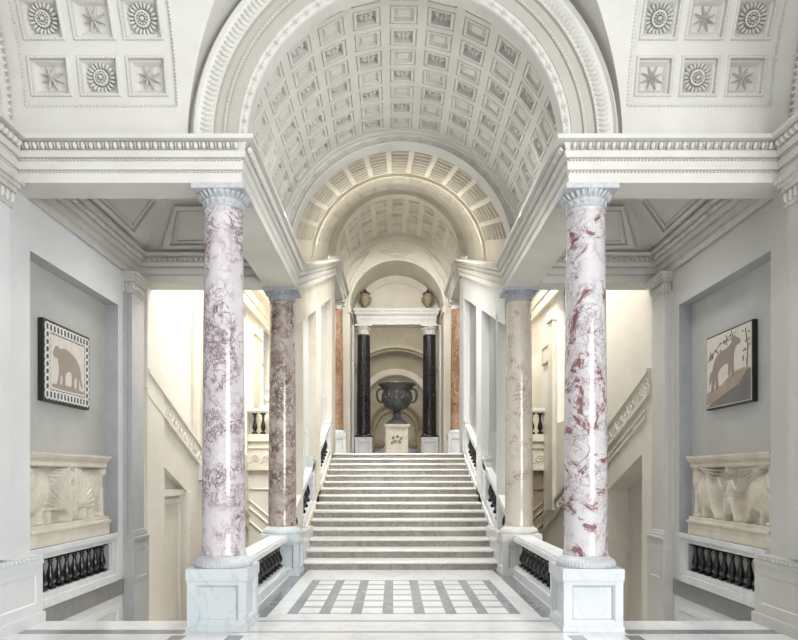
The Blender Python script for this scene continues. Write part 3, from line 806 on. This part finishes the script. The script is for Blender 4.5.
# ------------------------------------------------------------------ columns and pedestals
def column(name, loc, label, mat, capm, basem, r0, r1, H, hc, rope, seg=48, style=0):
    """base ring, tapering shaft with slight swelling, leaf capital and square abacus; loc = foot of the base"""
    e = empty(name, loc, label, 'column')
    hb = .11 if H > 3.7 else .09
    f = MB(); rb = r0*1.36
    pr = [(rb*.985,0),(rb,.012),(rb*1.0,.03),(rb*.985,.05),(rb*.93,.075),(rb*.88,.085),(rb*.84,.095),(r0*1.08,.105),(r0*1.06,hb+.01)]
    f.lathe(pr, 200 if rope else 48, (0,0,0), (lambda a, k, z: 1+(.02*math.cos(50*a+z*45) if 0 < k < 5 else 0)) if rope else None)
    f.build('base', basem, e)
    f = MB(); zs = hb; zt = H-hc; n = 14; pr = [(r0*1.05, zs-.005), (r0*1.05, zs+.03), (r0*1.0, zs+.06)]
    for i in range(1, n+1):
        t = i/n; pr.append((r0+(r1-r0)*(t**1.5), zs+.06+(zt-zs-.12)*t))
    pr += [(r1*1.0, zt-.055), (r1*1.05, zt-.045), (r1*1.055, zt-.02), (r1*1.02, zt-.01), (r1, zt+.004)]
    f.lathe(pr, seg); f.build('shaft', mat, e)
    f = MB(); h = hc-.05
    pr = [(r1*.98, zt-.002), (r1*1.0, zt+h*.06), (r1*1.02, zt+h*.30), (r1*1.08, zt+h*.42), (r1*1.10, zt+h*.48), (r1*1.02, zt+h*.5), (r1*1.04, zt+h*.55), (r1*1.12, zt+h*.75), (r1*1.24, zt+h*.93), (r1*1.28, zt+h)]
    f.lathe(pr, 144, (0,0,0), lambda a, k, z: 1+(.05*abs(math.cos(14*a))-.02 if k >= 6 and k < 9 else 0)+(.03*math.cos(16*a) if 2 <= k <= 3 else 0))
    for i in range(26):
        a = 2*PI*i/26; d = V((math.cos(a), math.sin(a), 0)); t = V((-d.y, d.x, 0))
        f.ell(d*r1*1.18+V((0,0,zt+h*.76)), t*r1*.105, (d*.10*r1*1.6+V((0,0,h*.25))), d*r1*.13, 6, 4, 0, True)
    for i in range(18):
        a = 2*PI*(i+.5)/18; d = V((math.cos(a), math.sin(a), 0)); t = V((-d.y, d.x, 0))
        f.ell(d*r1*1.02+V((0,0,zt+h*.26)), t*r1*.12, V((0,0,h*.17)), d*r1*.075, 6, 3, 0, True)
    w = r1*1.36
    f.box(-w, w, -w, w, zt+h-.005, H)
    f.build('capital', capm, e)
    return e
def pedestal(name, loc, label, mat, w, d, H, faces=('f','i','o'), group=None):
    """panelled stone pedestal with plinth and cap; loc = centre of its foot"""
    e = empty(name, loc, label, 'pedestal', group)
    x, y = w/2, d/2; zc = H-.125 if H > .6 else H-.1
    f = MB(); i = .012; X, Y = x-i, y-i; z0 = 0
    a, b = .085, .11
    P = [(-X,-Y),(X,-Y),(X,Y),(-X,Y)]
    for k in range(4):
        (xa, ya), (xb, yb) = P[k], P[(k+1) % 4]; n = V((-(yb-ya), xb-xa, 0)).normalized()
        t = V((xb-xa, yb-ya, 0)).normalized(); A = V((xa,ya,0)); B = V((xb,yb,0))
        p = [A+V((0,0,.0)), B, B+V((0,0,zc)), A+V((0,0,zc))]
        c0, c1 = A+t*a+V((0,0,.10)), B-t*a+V((0,0,.10)); c2, c3 = B-t*a+V((0,0,zc-.045)), A+t*a+V((0,0,zc-.045))
        q = [c0, c1, c2, c3]
        for j in range(4): f.poly([p[j], p[(j+1) % 4], q[(j+1) % 4], q[j]])
        f.coffer(*q, n, [(0,.012),(.014,.016),(.028,.042)])
    f.build('body', mat, e)
    f = MB(); f.box(-x, x, -y, y, zc, H-.006); f.box(-x+.006, x-.006, -y+.006, y-.006, H-.006, H)
    f.build('cap', mat, e)
    f = MB(); f.box(-x, x, -y, y, 0, .055); f.build('plinth', mat, e)
    return e

specs = [
 (-1, YF, .66, 'lilac-white marble column with purple veins, front left beside the wide bay', 'colA', 'capf', 'capf', 'grey-white veined pedestal under the lilac-veined front column', 'ped'),
 (1, YF, .66, 'white marble column blotched with dark red, front right', 'colB', 'capf', 'capf', 'bright white pedestal under the red-blotched front column', 'pedw'),
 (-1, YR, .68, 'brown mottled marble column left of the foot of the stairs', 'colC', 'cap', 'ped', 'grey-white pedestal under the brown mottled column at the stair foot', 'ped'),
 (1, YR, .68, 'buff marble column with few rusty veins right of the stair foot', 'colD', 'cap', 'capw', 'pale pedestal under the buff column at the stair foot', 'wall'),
]
for s, y, hp, lab, mt, cm, bm, plab, pm in specs:
    column('column', (s*CX, y, hp), lab, mt, cm, bm, .232, .206, ZA-hp, .20, True)
    pedestal('pedestal', (s*CX, y+.015, 0), plab, pm, .65, .66, hp)
for s in (-1, 1):
    column('column', (s*CX, YO, 3.0), 'orange marble column on the landing %s the dark vase' % ('left of' if s < 0 else 'right of'), 'colE', 'capw', 'white', .23, .205, ZA+rk(19.5)-3.0, .26, False)
    pedestal('pedestal', (s*CX, YO, 2.25), 'white pedestal under the orange column %s the dark vase' % ('left of' if s < 0 else 'right of'), 'white', .68, .66, .75)
    f = MB(); f.box(s*1.5, s*2.5, YO-.5, YO+.6, 1.9, 2.249); struct(f.build('floor_column_step_'+NM[s], 'flw'))
    column('column', (s*1.18, 24.8, 3.0), 'polished black column carrying the %s end of the portico beam behind the vase' % NM[s], 'blackcol', 'capw', 'blackcol', .25, .225, 4.0, .34, False)
    pedestal('pedestal', (s*1.18, 24.8, 2.25), 'low white pedestal under the %s polished black column' % NM[s], 'white', .62, .6, .75)

# ------------------------------------------------------------------ balustrades
def baluster_mesh(h, r):
    f = MB(); q = r*.95
    pr = [(.6,.09),(.72,.11),(.62,.13),(.5,.15),(.62,.19),(.92,.27),(1.0,.34),(.92,.42),(.66,.54),(.46,.66),(.40,.74),(.42,.80),(.62,.82),(.66,.84),(.5,.86),(.55,.89),(.72,.92)]
    f.lathe([(a*r, b*h) for a, b in pr], 14)
    f.box(-q, q, -q, q, 0, .095*h); f.box(-q, q, -q, q, .915*h, h)
    return f
protos = {}
def baluster(h, r, parent, loc, rz=0):
    k = (h, r)
    if k not in protos:
        protos[k] = baluster_mesh(h, r).build('baluster', 'black', parent, loc); return protos[k]
    return inst(protos[k], parent, loc, rz)

for s in (-1, 1):
    # level balustrade of the landing bay
    e = empty('balustrade', (s*CX, 7.93, 0), 'level white balustrade with black balusters from the %s to the stair foot' % ('lilac-veined column' if s < 0 else 'red-blotched column'), 'balustrade')
    L = 3.33
    f = MB(); f.box(-.15, .15, 0, L, .0, .13); f.box(-.12, .12, 0, L, .13, .17); f.build('base_rail', 'white', e)
    f = MB(); f.box(-.12, .12, 0, L, .55, .575); f.box(-.155, .155, 0, L, .575, .64); f.box(-.13, .13, 0, L, .64, .665); f.build('handrail', 'white', e)
    for i in range(12): baluster(.38, .085, e, (0, .16+i*.2735, .17))
    # niche balustrade under each relief
    X = XW[s]
    e = empty('balustrade', (X, 7.8, 0), 'wall balustrade of black balusters below the relief under the %s mosaic' % ('square animal' if s < 0 else 'wolf'), 'balustrade')
    f = MB(); f.box(-s*.04, s*.05, -.01, 2.36, .095, .20); f.box(-s*.025, s*.12, 0.0, 2.36, .20, .275); f.build('base_rail', 'white', e)
    f = MB(); f.box(-s*.06, s*.16, -.01, 2.36, .735, .80); f.box(-s*.03, s*.14, 0, 2.36, .675, .735); f.build('handrail', 'white', e)
    f = MB(); f.box(-s*.03, s*.05, 2.17, 2.35, .275, .675); f.build('end_post', 'white', e)
    for i in range(10): baluster(.40, .054, e, (s*.06, .13+i*.212, .275))
    # raking balustrades of the stairs
    for nm, ya, yb, n, where in (('low', 11.93, 15.04, 9, 'lower'), ('high', 15.99, 18.84, 9, 'upper')):
        e = empty('balustrade', (s*2.0, ya, 0), 'sloping balustrade beside the %s half of the stairs, %s' % (where, 'on the brown column side' if s < 0 else 'on the buff column side'), 'balustrade')
        def bar(f, x0, x1, a, b):
            f.hexa([(x0,0,nose(ya)+a),(x1,0,nose(ya)+a),(x1,yb-ya,nose(yb)+a),(x0,yb-ya,nose(yb)+a),(x0,0,nose(ya)+b),(x1,0,nose(ya)+b),(x1,yb-ya,nose(yb)+b),(x0,yb-ya,nose(yb)+b)])
        x0, x1 = -s*.165, s*.055
        f = MB(); bar(f, x0, x1, .05, .21); f.build('base_rail', 'white', e)
        f = MB(); bar(f, x0+s*.015, x1-s*.015, .75, .80); bar(f, x0-s*.015, x1+s*.015, .80, .91); f.build('handrail', 'white', e)
        for i in range(n):
            y = (yb-ya)*(i+.5)/n; baluster(.58, .075, e, (-s*.055, y, nose(ya+y)+.195))
        if nm == 'low': f = MB(); f.box(-s*.18, s*.10, 2.62, 3.10, nose(14.55)+.1, nose(15.0)+.95); f.box(-s*.20, s*.12, 2.60, 3.11, nose(15.0)+.95, nose(15.0)+1.02); f.build('newel_post', 'white', e)
        else: f = MB(); f.box(-s*.19, s*.02, yb-ya-.25, yb-ya+.0, 2.3, 3.05); f.box(-s*.20, s*.03, yb-ya-.27, yb-ya+.0, 3.05, 3.12); f.build('newel_post', 'white', e)
    # balcony balustrade
    e = empty('balustrade', (s*2.25, 19.52, 2.6), 'far balcony balustrade with black balusters seen behind the %s column' % ('brown mottled' if s < 0 else 'buff'), 'balustrade')
    W = abs(XW[s])-2.25
    f = MB(); f.box(0, s*W, -.1, .1, 0, .20); f.build('base_rail', 'warm', e)
    f = MB(); f.box(0, s*W, -.13, .13, .84, .94); f.box(0, s*W, -.1, .1, .80, .84); f.build('handrail', 'warm', e)
    for i in range(8): baluster(.60, .075, e, (s*(.14+i*.235), 0, .20))
    # wall posts between every few balusters show light

# ------------------------------------------------------------------ reliefs
def relief(s, label, mat, prims, W=2.16, Hh=.74):
    """figured slab: cornice, carved panel and ledge; carved as a height field"""
    X = XW[s]+s*.183
    e = empty('relief', (X, 7.80, .803), label, 'relief')
    nu, nv = 190, 78; f = MB()
    def hgt(u, v):
        h = 0
        for p in prims:
            if p[0] == 'e':
                _, cu, cv, ru, rv, rot, hh = p; a = math.cos(rot); b_ = math.sin(rot)
                du, dv = u-cu, v-cv; x, y = (du*a+dv*b_)/ru, (-du*b_+dv*a)/rv; d = x*x+y*y
                if d < 1: h = max(h, hh*math.sqrt(1-d))
            else:
                _, u0, v0, u1, v1, r0, r1, hh = p; du, dv = u1-u0, v1-v0; L = du*du+dv*dv
                t = max(0, min(1, ((u-u0)*du+(v-v0)*dv)/L)); r = r0+(r1-r0)*t
                d = math.hypot(u-u0-du*t, v-v0-dv*t)/r
                if d < 1: h = max(h, hh*math.sqrt(1-d*d))
        return h
    b = len(f.v)
    for j in range(nv+1):
        for i in range(nu+1):
            u, v = W*i/nu, Hh*j/nv
            h = hgt(u, v)+.004*math.sin(u*60+v*20)*math.sin(v*50)
            f.v.append((-s*(.02+h), u, v+.25))
    for j in range(nv):
        for i in range(nu):
            k = b+j*(nu+1)+i; f.face([k, k+1, k+nu+2, k+nu+1], 0, True)
    f.box(0, -s*.018, 0, W, .24, 1.0)
    f.build('carved_panel', mat, e)
    f = MB(); f.box(0, -s*.17, -.0, W+.03, 0, .17); f.box(0, -s*.19, 0, W+.05, .17, .205); f.box(0, -s*.165, 0, W+.02, .205, .25); f.build('ledge', mat, e)
    f = MB()
    for z0, z1, o in ((.985,1.02,.12),(1.02,1.05,.15),(1.05,1.085,.175),(1.085,1.115,.19)): f.box(0, -s*o, 0, W+(o-.12)*.8, z0, z1)
    for i in range(42): f.ell((-s*.135, .03+i*.051, .99), (0,.02,0), (0,0,.045), (-s*.03,0,-.02), 6, 2, 0, True)
    f.build('cornice', mat, e)
    return e
def mir(pr, W=2.16):
    out = []
    for p in pr:
        if p[0] == 'e': out.append(('e', W-p[1], p[2], p[3], p[4], -p[5], p[6]))
        else: out.append(('c', W-p[1], p[2], W-p[3], p[4], p[5], p[6], p[7]))
    return out
# left: two heavy beasts turned outwards, wings folded to a central palmette
half = [('e',.40,.40,.33,.30,.1,.125), ('e',.18,.52,.17,.20,-.5,.115), ('e',.07,.64,.075,.085,.4,.14), ('c',.10,.40,.07,.02,.07,.045,.105), ('c',.36,.28,.40,.02,.085,.05,.105),
        ('c',.56,.30,.60,.02,.07,.04,.095), ('c',.03,.02,.12,.02,.04,.04,.10), ('c',.33,.02,.42,.02,.045,.04,.10)]
wing = [('c',1.05-.012*k,.07+.012*k,1.08-.70*math.sin(.16+.135*k),.07+.62*math.cos(.16+.135*k)*(1 if k < 6 else .95),.032,.022,.155-.003*k) for k in range(10)]
mid = [('c',1.08,.04,1.08,.44,.085,.055,.13), ('e',1.08,.58,.075,.10,0,.15), ('e',1.08,.70,.10,.04,0,.14), ('c',1.08,.10,.99,.30,.02,.015,.15), ('c',1.08,.10,1.17,.30,.02,.015,.15), ('c',1.08,.08,1.08,.42,.02,.015,.16)]
relief(-1, 'weathered relief of winged beasts and a central palmette below the square animal mosaic', 'reliefw', half+mir(half)+wing+mir(wing)+mid)
# right: two big beasts leaning in over a small standing figure
half2 = [('e',.36,.36,.34,.27,.25,.13), ('e',.13,.50,.14,.20,-.3,.12), ('c',.12,.34,.10,.02,.075,.045,.11), ('c',.06,.50,.10,.70,.08,.05,.12), ('c',.55,.28,.62,.12,.09,.045,.11),
         ('c',.62,.12,.70,.02,.04,.03,.10), ('c',.30,.16,.33,.02,.06,.04,.10), ('c',.04,.02,.20,.02,.035,.035,.10)]
half2 += [('c',.22+.03*k,.70,.74-.05*k,.66-.05*k,.03,.016,.135-.006*k) for k in range(4)]
mid2 = [('e',1.08,.40,.11,.17,0,.12), ('e',1.08,.66,.06,.075,0,.14), ('e',1.08,.72,.10,.03,0,.12), ('c',1.02,.50,.88,.40,.045,.03,.12), ('c',.88,.40,.80,.56,.03,.022,.12), ('c',1.14,.50,1.28,.40,.045,.03,.12), ('c',1.28,.40,1.36,.56,.03,.022,.12),
        ('c',1.04,.28,.98,.14,.055,.04,.12), ('c',.98,.14,.92,.02,.04,.03,.11), ('c',1.12,.28,1.18,.14,.055,.04,.12), ('c',1.18,.14,1.24,.02,.04,.03,.11), ('c',1.08,.30,1.08,.10,.03,.02,.11)]
relief(1, 'cream relief of two big beasts flanking a small standing figure below the wolf mosaic', 'relief', half2+mir(half2)+mid2)

# ------------------------------------------------------------------ mosaics
def flatpoly(f, pts, z, t, m=0):
    """outline in picture coordinates (u right, v up) as a thin inlaid slab facing -y"""
    t *= .5; pts = [(max(.03, min(W-.03, u)), v) for u, v in pts]
    n = len(pts); b = f.add([(u, -z-t, v) for u, v in pts]+[(u, -z, v) for u, v in pts])
    f.face([b+i for i in range(n)], m)
    for i in range(n): f.face([b+i, b+(i+1) % n, b+n+(i+1) % n, b+n+i], m)
def smooth(pts, k=4):
    out = []; n = len(pts)
    for i in range(n):
        p0, p1, p2, p3 = (V((*pts[(i+j-1) % n], 0)) for j in range(4))
        for q in range(k):
            t = q/k; c = .5*((2*p1)+(p2-p0)*t+(2*p0-5*p1+4*p2-p3)*t*t+(3*p1-p0-3*p2+p3)*t**3); out.append((c.x, c.y))
    return out
# left: walking beast inside a guilloche border
W, H = 1.27, 1.0
e = empty('mosaic_panel', (XW[-1]-.183, 8.3, 2.55), 'square mosaic of a grey walking beast inside a braided border', 'mosaic', rz=PI/2)
f = MB(); f.box(0, W, -.062, 0, 0, H); f.build('frame', 'dframe', e)
f = MB(); f.box(.025, W-.025, -.067, -.06, .025, H-.025); f.build('border_ground', 'mosd', e)
f = MB(); f.box(.17, W-.17, -.071, -.06, .16, H-.16); f.build('picture_ground', 'mos', e)
f = MB()
def chain(p0, p1, n):
    for i in range(n):
        cx_, cz_ = (p0[k]+(p1[k]-p0[k])*(i+.5)/n for k in (0, 1)); r = .052
        f.tube([(cx_+r*math.cos(2*PI*k/14), -.068, cz_+r*math.sin(2*PI*k/14)) for k in range(15)], .012, 4)
chain((.05,.09),(W-.05,.09),13); chain((.05,H-.09),(W-.05,H-.09),13); chain((.095,.14),(.095,H-.14),8); chain((W-.095,.14),(W-.095,H-.14),8)
f.build('braided_border', 'mosb', e)
f = MB()
flatpoly(f, smooth([(.235,.60),(.26,.67),(.31,.715),(.37,.71),(.41,.69),(.52,.715),(.66,.70),(.80,.655),(.92,.58),(.985,.48),(1.0,.38),(1.04,.29),(1.01,.27),(.965,.34),(.945,.40),(.94,.30),(.93,.215),(.85,.215),(.87,.30),(.86,.39),(.80,.34),(.80,.215),(.71,.215),(.735,.32),(.71,.43),(.60,.42),(.555,.35),(.545,.215),(.46,.215),(.475,.33),(.44,.36),(.40,.215),(.32,.215),(.37,.33),(.385,.44),(.36,.51),(.345,.56),(.30,.565),(.265,.565)]), .070, .006)
f.build('beast', 'beast', e)
f = MB(); flatpoly(f, smooth([(.24,.23),(.6,.25),(1.06,.22),(1.06,.19),(.6,.18),(.24,.19)]), .070, .004); f.build('ground_shadow', 'beast', e)
# right: wolf on a rock
e = empty('mosaic_panel', (XW[1]+.183, 9.64, 2.55), 'mosaic of a brown wolf standing on ochre rock under leafy twigs', 'mosaic', rz=-PI/2)
W = 1.24
f = MB(); f.box(0, W, -.062, 0, 0, H); f.build('frame', 'dframe', e)
f = MB(); f.box(.02, W-.02, -.068, -.06, .02, H-.02); f.build('picture_ground', 'mos', e)
f = MB(); flatpoly(f, smooth([(.03,.06),(.03,.22),(.2,.26),(.45,.30),(.7,.40),(.95,.44),(1.22,.42),(1.22,.25),(.8,.22),(.4,.12)], 3), .067, .004); f.build('rock', 'rock', e)
f = MB(); flatpoly(f, [(.03,.03),(.2,.08),(.5,.16),(.9,.25),(1.05,.36),(1.15,.42),(1.22,.40),(1.22,.03)], .067, .007); f.build('grey_rock', 'rockg', e)
f = MB()
flatpoly(f, smooth([(u_*.94+.07, v_*.96+.01) for u_, v_ in ((.13,.52),(.20,.66),(.36,.76),(.56,.78),(.70,.84),(.74,.90),(.79,.92),(.83,.89),(.93,.84),(.92,.79),(.83,.77),(.78,.70),(.76,.58),(.77,.40),(.70,.39),(.69,.54),(.66,.42),(.60,.41),(.60,.56),(.46,.56),(.36,.52),(.30,.44),(.33,.28),(.25,.26),(.22,.40),(.17,.26),(.10,.24),(.12,.40),(.05,.34),(.04,.42),(.09,.52))]), .067, .009)
f.build('wolf', 'wolf', e)
f = MB()
for k in range(44):
    t = random.random(); u = .1+t*.75 if k < 30 else 1.0+random.random()*.18; v = (.72+.22*t+random.uniform(-.06,.06)) if k < 30 else random.uniform(.5,.95)
    v = min(v, .95)
    a = random.uniform(0, PI); d = V((math.cos(a),0,math.sin(a))); w = V((-math.sin(a),0,math.cos(a)))
    f.ell((u,-.068,v), d*.026, w*.011, (0,-.006,0), 6, 2, 0, True)
f.tube([(1.12,-.069,.45),(1.14,-.069,.7),(1.08,-.069,.92)], .008, 4); f.tube([(.06,-.069,.66),(.4,-.069,.84),(.84,-.069,.93)], .005, 4)
f.build('leafy_twigs', 'leaf', e)

# ------------------------------------------------------------------ vase, its pedestal, urns
YV = 23.0
e = empty('vase_pedestal', (0, YV, 2.25), 'cream carved pedestal carrying the big dark vase at the head of the stairs', 'pedestal')
f = MB(); x = .37
P = [(-x,-x),(x,-x),(x,x),(-x,x)]
for k in range(4):
    (xa, ya), (xb, yb) = P[k], P[(k+1) % 4]; n = V((-(yb-ya), xb-xa, 0)).normalized()
    c, e1, e2 = f.coffer((xa,ya,.12),(xb,yb,.12),(xb,yb,.96),(xa,ya,.96), n, [(.05,0),(.06,.012),(.08,.015),(.085,.025)])
f.build('body', 'reliefw', e)
f = MB()
for q in ((-.12,.62),(.02,.66),(.13,.60),(-.05,.5),(.1,.48),(-.15,.46)): f.ell((q[0],-.35,q[1]), (.05,0,.02), (-.015,0,.05), (0,-.03,0), 7, 3, 0, True)
f.tube([(-.2,-.352,.4),(-.08,-.352,.55),(.05,-.352,.52),(.2,-.352,.66)], .014, 5); f.build('carved_ornament', 'urn', e)
f = MB(); f.box(-.42,.42,-.42,.42,0,.07); f.box(-.395,.395,-.395,.395,.07,.125); f.build('base_moulding', 'reliefw', e)
f = MB(); f.box(-.395,.395,-.395,.395,.955,1.0); f.box(-.425,.425,-.425,.425,1.0,1.06); f.build('cap_moulding', 'reliefw', e)
e = empty('vase', (0, YV, 3.31), 'huge dark grey stone vase with two handles on the carved pedestal', 'vase')
f = MB(); f.box(-.36,.36,-.36,.36,0,.07)
f.lathe([(.34,.07),(.34,.11),(.30,.14),(.20,.20),(.13,.27),(.115,.33),(.15,.36),(.15,.39),(.11,.41),(.12,.44)], 48); f.build('foot', 'vase', e)
f = MB()
f.lathe([(.11,.43),(.16,.47),(.27,.52),(.37,.60),(.44,.71),(.48,.83),(.49,.95),(.475,1.06),(.455,1.13),(.46,1.17),(.50,1.24),(.57,1.30),(.62,1.33),(.625,1.37),(.59,1.385),(.5,1.33),(.42,1.1),(.36,.8)], 64,
        mod=lambda a, k, z: 1+(.014*math.cos(28*a) if 2 <= k <= 4 else 0)); f.build('bowl', 'vase', e)
f = MB()
for i in range(26):
    a = 2*PI*i/26; z = .84+.05*math.sin(i*2.3); d = V((math.cos(a),math.sin(a),0)); t = V((-math.sin(a),math.cos(a),0))
    z += .06; f.ell(d*.475+V((0,0,z)), t*.05, V((0,0,.09)), d*.05, 7, 3, 0, True); f.ell(d*.475+V((0,0,z+.11)), t*.03, V((0,0,.035)), d*.04, 6, 3, 0, True)
f.build('carved_frieze', 'vase', e)
for s in (-1, 1):
    f = MB(); f.tube([(s*.48,0,1.2),(s*.58,0,1.2),(s*.65,0,1.12),(s*.665,0,.98),(s*.63,0,.84),(s*.55,0,.76),(s*.45,0,.76)], [.03,.035,.04,.042,.04,.035,.03], 8); f.build('handle', 'vase', e)
for s in (-1, 1):
    e = empty('urn', (s*1.12, 24.72, 7.55), 'small lidded stone urn on the portico beam above the %s black column' % NM[s], 'urn')
    f = MB(); f.box(-.12,.12,-.12,.12,0,.05); f.lathe([(.10,.05),(.06,.10),(.05,.14),(.12,.20),(.17,.30),(.185,.42),(.15,.50),(.12,.53),(.16,.56),(.17,.58)], 24); f.build('body', 'urn', e)
    f = MB(); f.lathe([(.19,.58),(.18,.61),(.09,.66),(.04,.69),(.05,.72),(.01,.76)], 24); f.build('lid', 'bronze', e)
    for q in (-1, 1):
        f = MB(); f.tube([(q*.17,0,.46),(q*.215,0,.45),(q*.225,0,.38),(q*.20,0,.31),(q*.165,0,.29)], .018, 6); f.build('handle', 'urn', e)

# ------------------------------------------------------------------ small things in the far galleries
X = XW[1]
e = empty('wall_plaque', (X, 18.95, 4.75), 'small framed inscription slab on the pale gallery wall behind the buff column', 'plaque')
f = MB(); f.box(0, -.05, -.45, .45, 0, .42); f.build('slab', 'warm', e)
f = MB()
for a, b, c, d in ((-.47,.47,-.03,.02),(-.47,.47,.40,.45),(-.47,-.42,0,.42),(.42,.47,0,.42)): f.box(0, -.07, a, b, c, d)
f.build('moulded_edge', 'beige', e)
e = empty('stone_block', (3.45, 20.2, 2.6), 'buff antique stone block standing on the balcony behind the buff column', 'stone block')
f = MB(); f.box(-.22,.22,-.22,.22,.06,1.72); f.build('body', 'cream', e)
f = MB(); f.box(-.27,.27,-.27,.27,0,.06); f.build('plinth', 'cream', e)
f = MB(); f.box(-.25,.25,-.25,.25,1.72,1.78); f.box(-.28,.28,-.28,.28,1.78,1.88); f.build('cap', 'cream', e)
e = empty('bust', (-3.75, 20.2, 2.6), 'small pale bust on a block by the balcony rail beside the brown column', 'bust')
f = MB(); f.box(-.2,.2,-.2,.2,0,1.0); f.box(-.23,.23,-.23,.23,1.0,1.07); f.build('block', 'warm', e)
f = MB(); f.lathe([(.10,1.07),(.09,1.12),(.06,1.17)], 16); f.ell((0,0,1.28),(.17,0,0),(0,.11,0),(0,0,.13),14,8); f.tube([(0,0,1.36),(0,-.01,1.46)], .05, 8)
f.ell((0,-.02,1.55),(.075,0,0),(0,.09,0),(0,0,.11),14,10); f.ell((0,-.11,1.54),(.015,0,0),(0,.02,0),(0,0,.025),6,4); f.build('head', 'capw', e)

# ------------------------------------------------------------------ camera
cam = bpy.data.cameras.new('camera'); co = bpy.data.objects.new('camera', cam); col.objects.link(co)
co.location = (-.128, 0, 1.65); co.rotation_euler = (PI/2, 0, 0)
cam.sensor_width = 36; cam.lens = 690/798*36; cam.shift_x = (399-393)/798; cam.shift_y = (475-320)/798; cam.clip_end = 200
sc.camera = co

# ------------------------------------------------------------------ light
def area(name, loc, rot, sx, sy, power, color=(1,1,1)):
    l = bpy.data.lights.new(name, 'AREA'); l.shape = 'RECTANGLE'; l.size = sx; l.size_y = sy; l.energy = power; l.color = color
    o = bpy.data.objects.new(name, l); col.objects.link(o); o.location = loc; o.rotation_euler = rot; return o
def aim(o, tgt): o.rotation_euler = (V(tgt)-o.location).to_track_quat('-Z', 'Y').to_euler()
w = bpy.data.worlds.new('sky'); sc.world = w; w.use_nodes = True
bg = w.node_tree.nodes['Background']; bg.inputs['Color'].default_value = (.96,.98,1,1); bg.inputs['Strength'].default_value = 1.0
COOL, WARM = (.97,.99,1), (1,.97,.925)
su = bpy.data.lights.new('entrance_daylight', 'SUN'); su.energy = .5; su.angle = math.radians(50); su.color = COOL
so = bpy.data.objects.new('entrance_daylight', su); col.objects.link(so); so.location = (2, -6, 6); aim(so, (.2, 6, 3.6))
aim(area('hall_window_right', (4.6,-1.0,3.2), (0,0,0), 4, 4, 650, COOL), (-4,8,2.2))
def fill_area(*a, spread=95):  # added fill light with limited spread
    o = area(*a); o.data.spread = math.radians(spread); return o
fill_area('bay_fill', (0, 9.3, 6.75), (0,0,0), 2.2, 2.6, 110, COOL)  # unseen fill added under the crown of the first vault
fill_area('stair_fill', (0, 15.4, 7.8), (math.radians(18),0,0), 2.4, 6.5, 300, (1,.98,.95))  # unseen fill added over the steps to brighten the treads
for s, p in ((-1, 1000), (1, 720)):
    area('stairwell_fill', (s*3.1, 15.5, 7.9), (0,0,0), 1.6, 7, p, WARM)  # fill added below the closed ceiling; no skylight opening exists
    fill_area('side_bay_fill', (s*3.2, 9.4, 5.7), (0,0,0), 1.2, 1.6, 34, COOL)  # sourceless fill added under the coved side ceiling
    # added fill lights without fixtures along the cornices, brightening the vaults
    aim(area('cornice_fill', (s*1.66, 9.3, 5.26), (0,0,0), .08, 3.2, 14, (1,.99,.96)), (-s*.9, 9.3, 7.0))
    aim(area('cornice_fill', (s*1.66, 15.5, 5.28+rk(15.5)), (0,0,0), .08, 6.4, 95, (1,.98,.94)), (-s*.9, 15.5, 8.3))
    aim(area('cornice_fill', (s*1.66, 21.2, 5.28+rk(19.5)), (0,0,0), .08, 3.0, 7, (1,.98,.94)), (-s*.9, 21.2, 9.6))
    o = area('gallery_window_light', (s*4.0, 21.6, 5.4), (0,0,0), 2.4, 3, 180, WARM); aim(o, (0, 21.4, 4.0))
area('portico_fill', (0,28.5,8.8), (0,0,0), 4, 4, 160, WARM)  # unseen fill added to brighten the far room
aim(fill_area('landing_fill', (0,20.2,8.4), (0,0,0), 2.0, 1.0, 90, (1,.98,.95), spread=110), (0,24.4,5.6))  # unseen fill added to brighten the landing and end arch
vs = sc.view_settings; vs.view_transform = 'Standard'; vs.look = 'None'; vs.gamma = 1; vs.exposure = .2; vs.use_curve_mapping = False
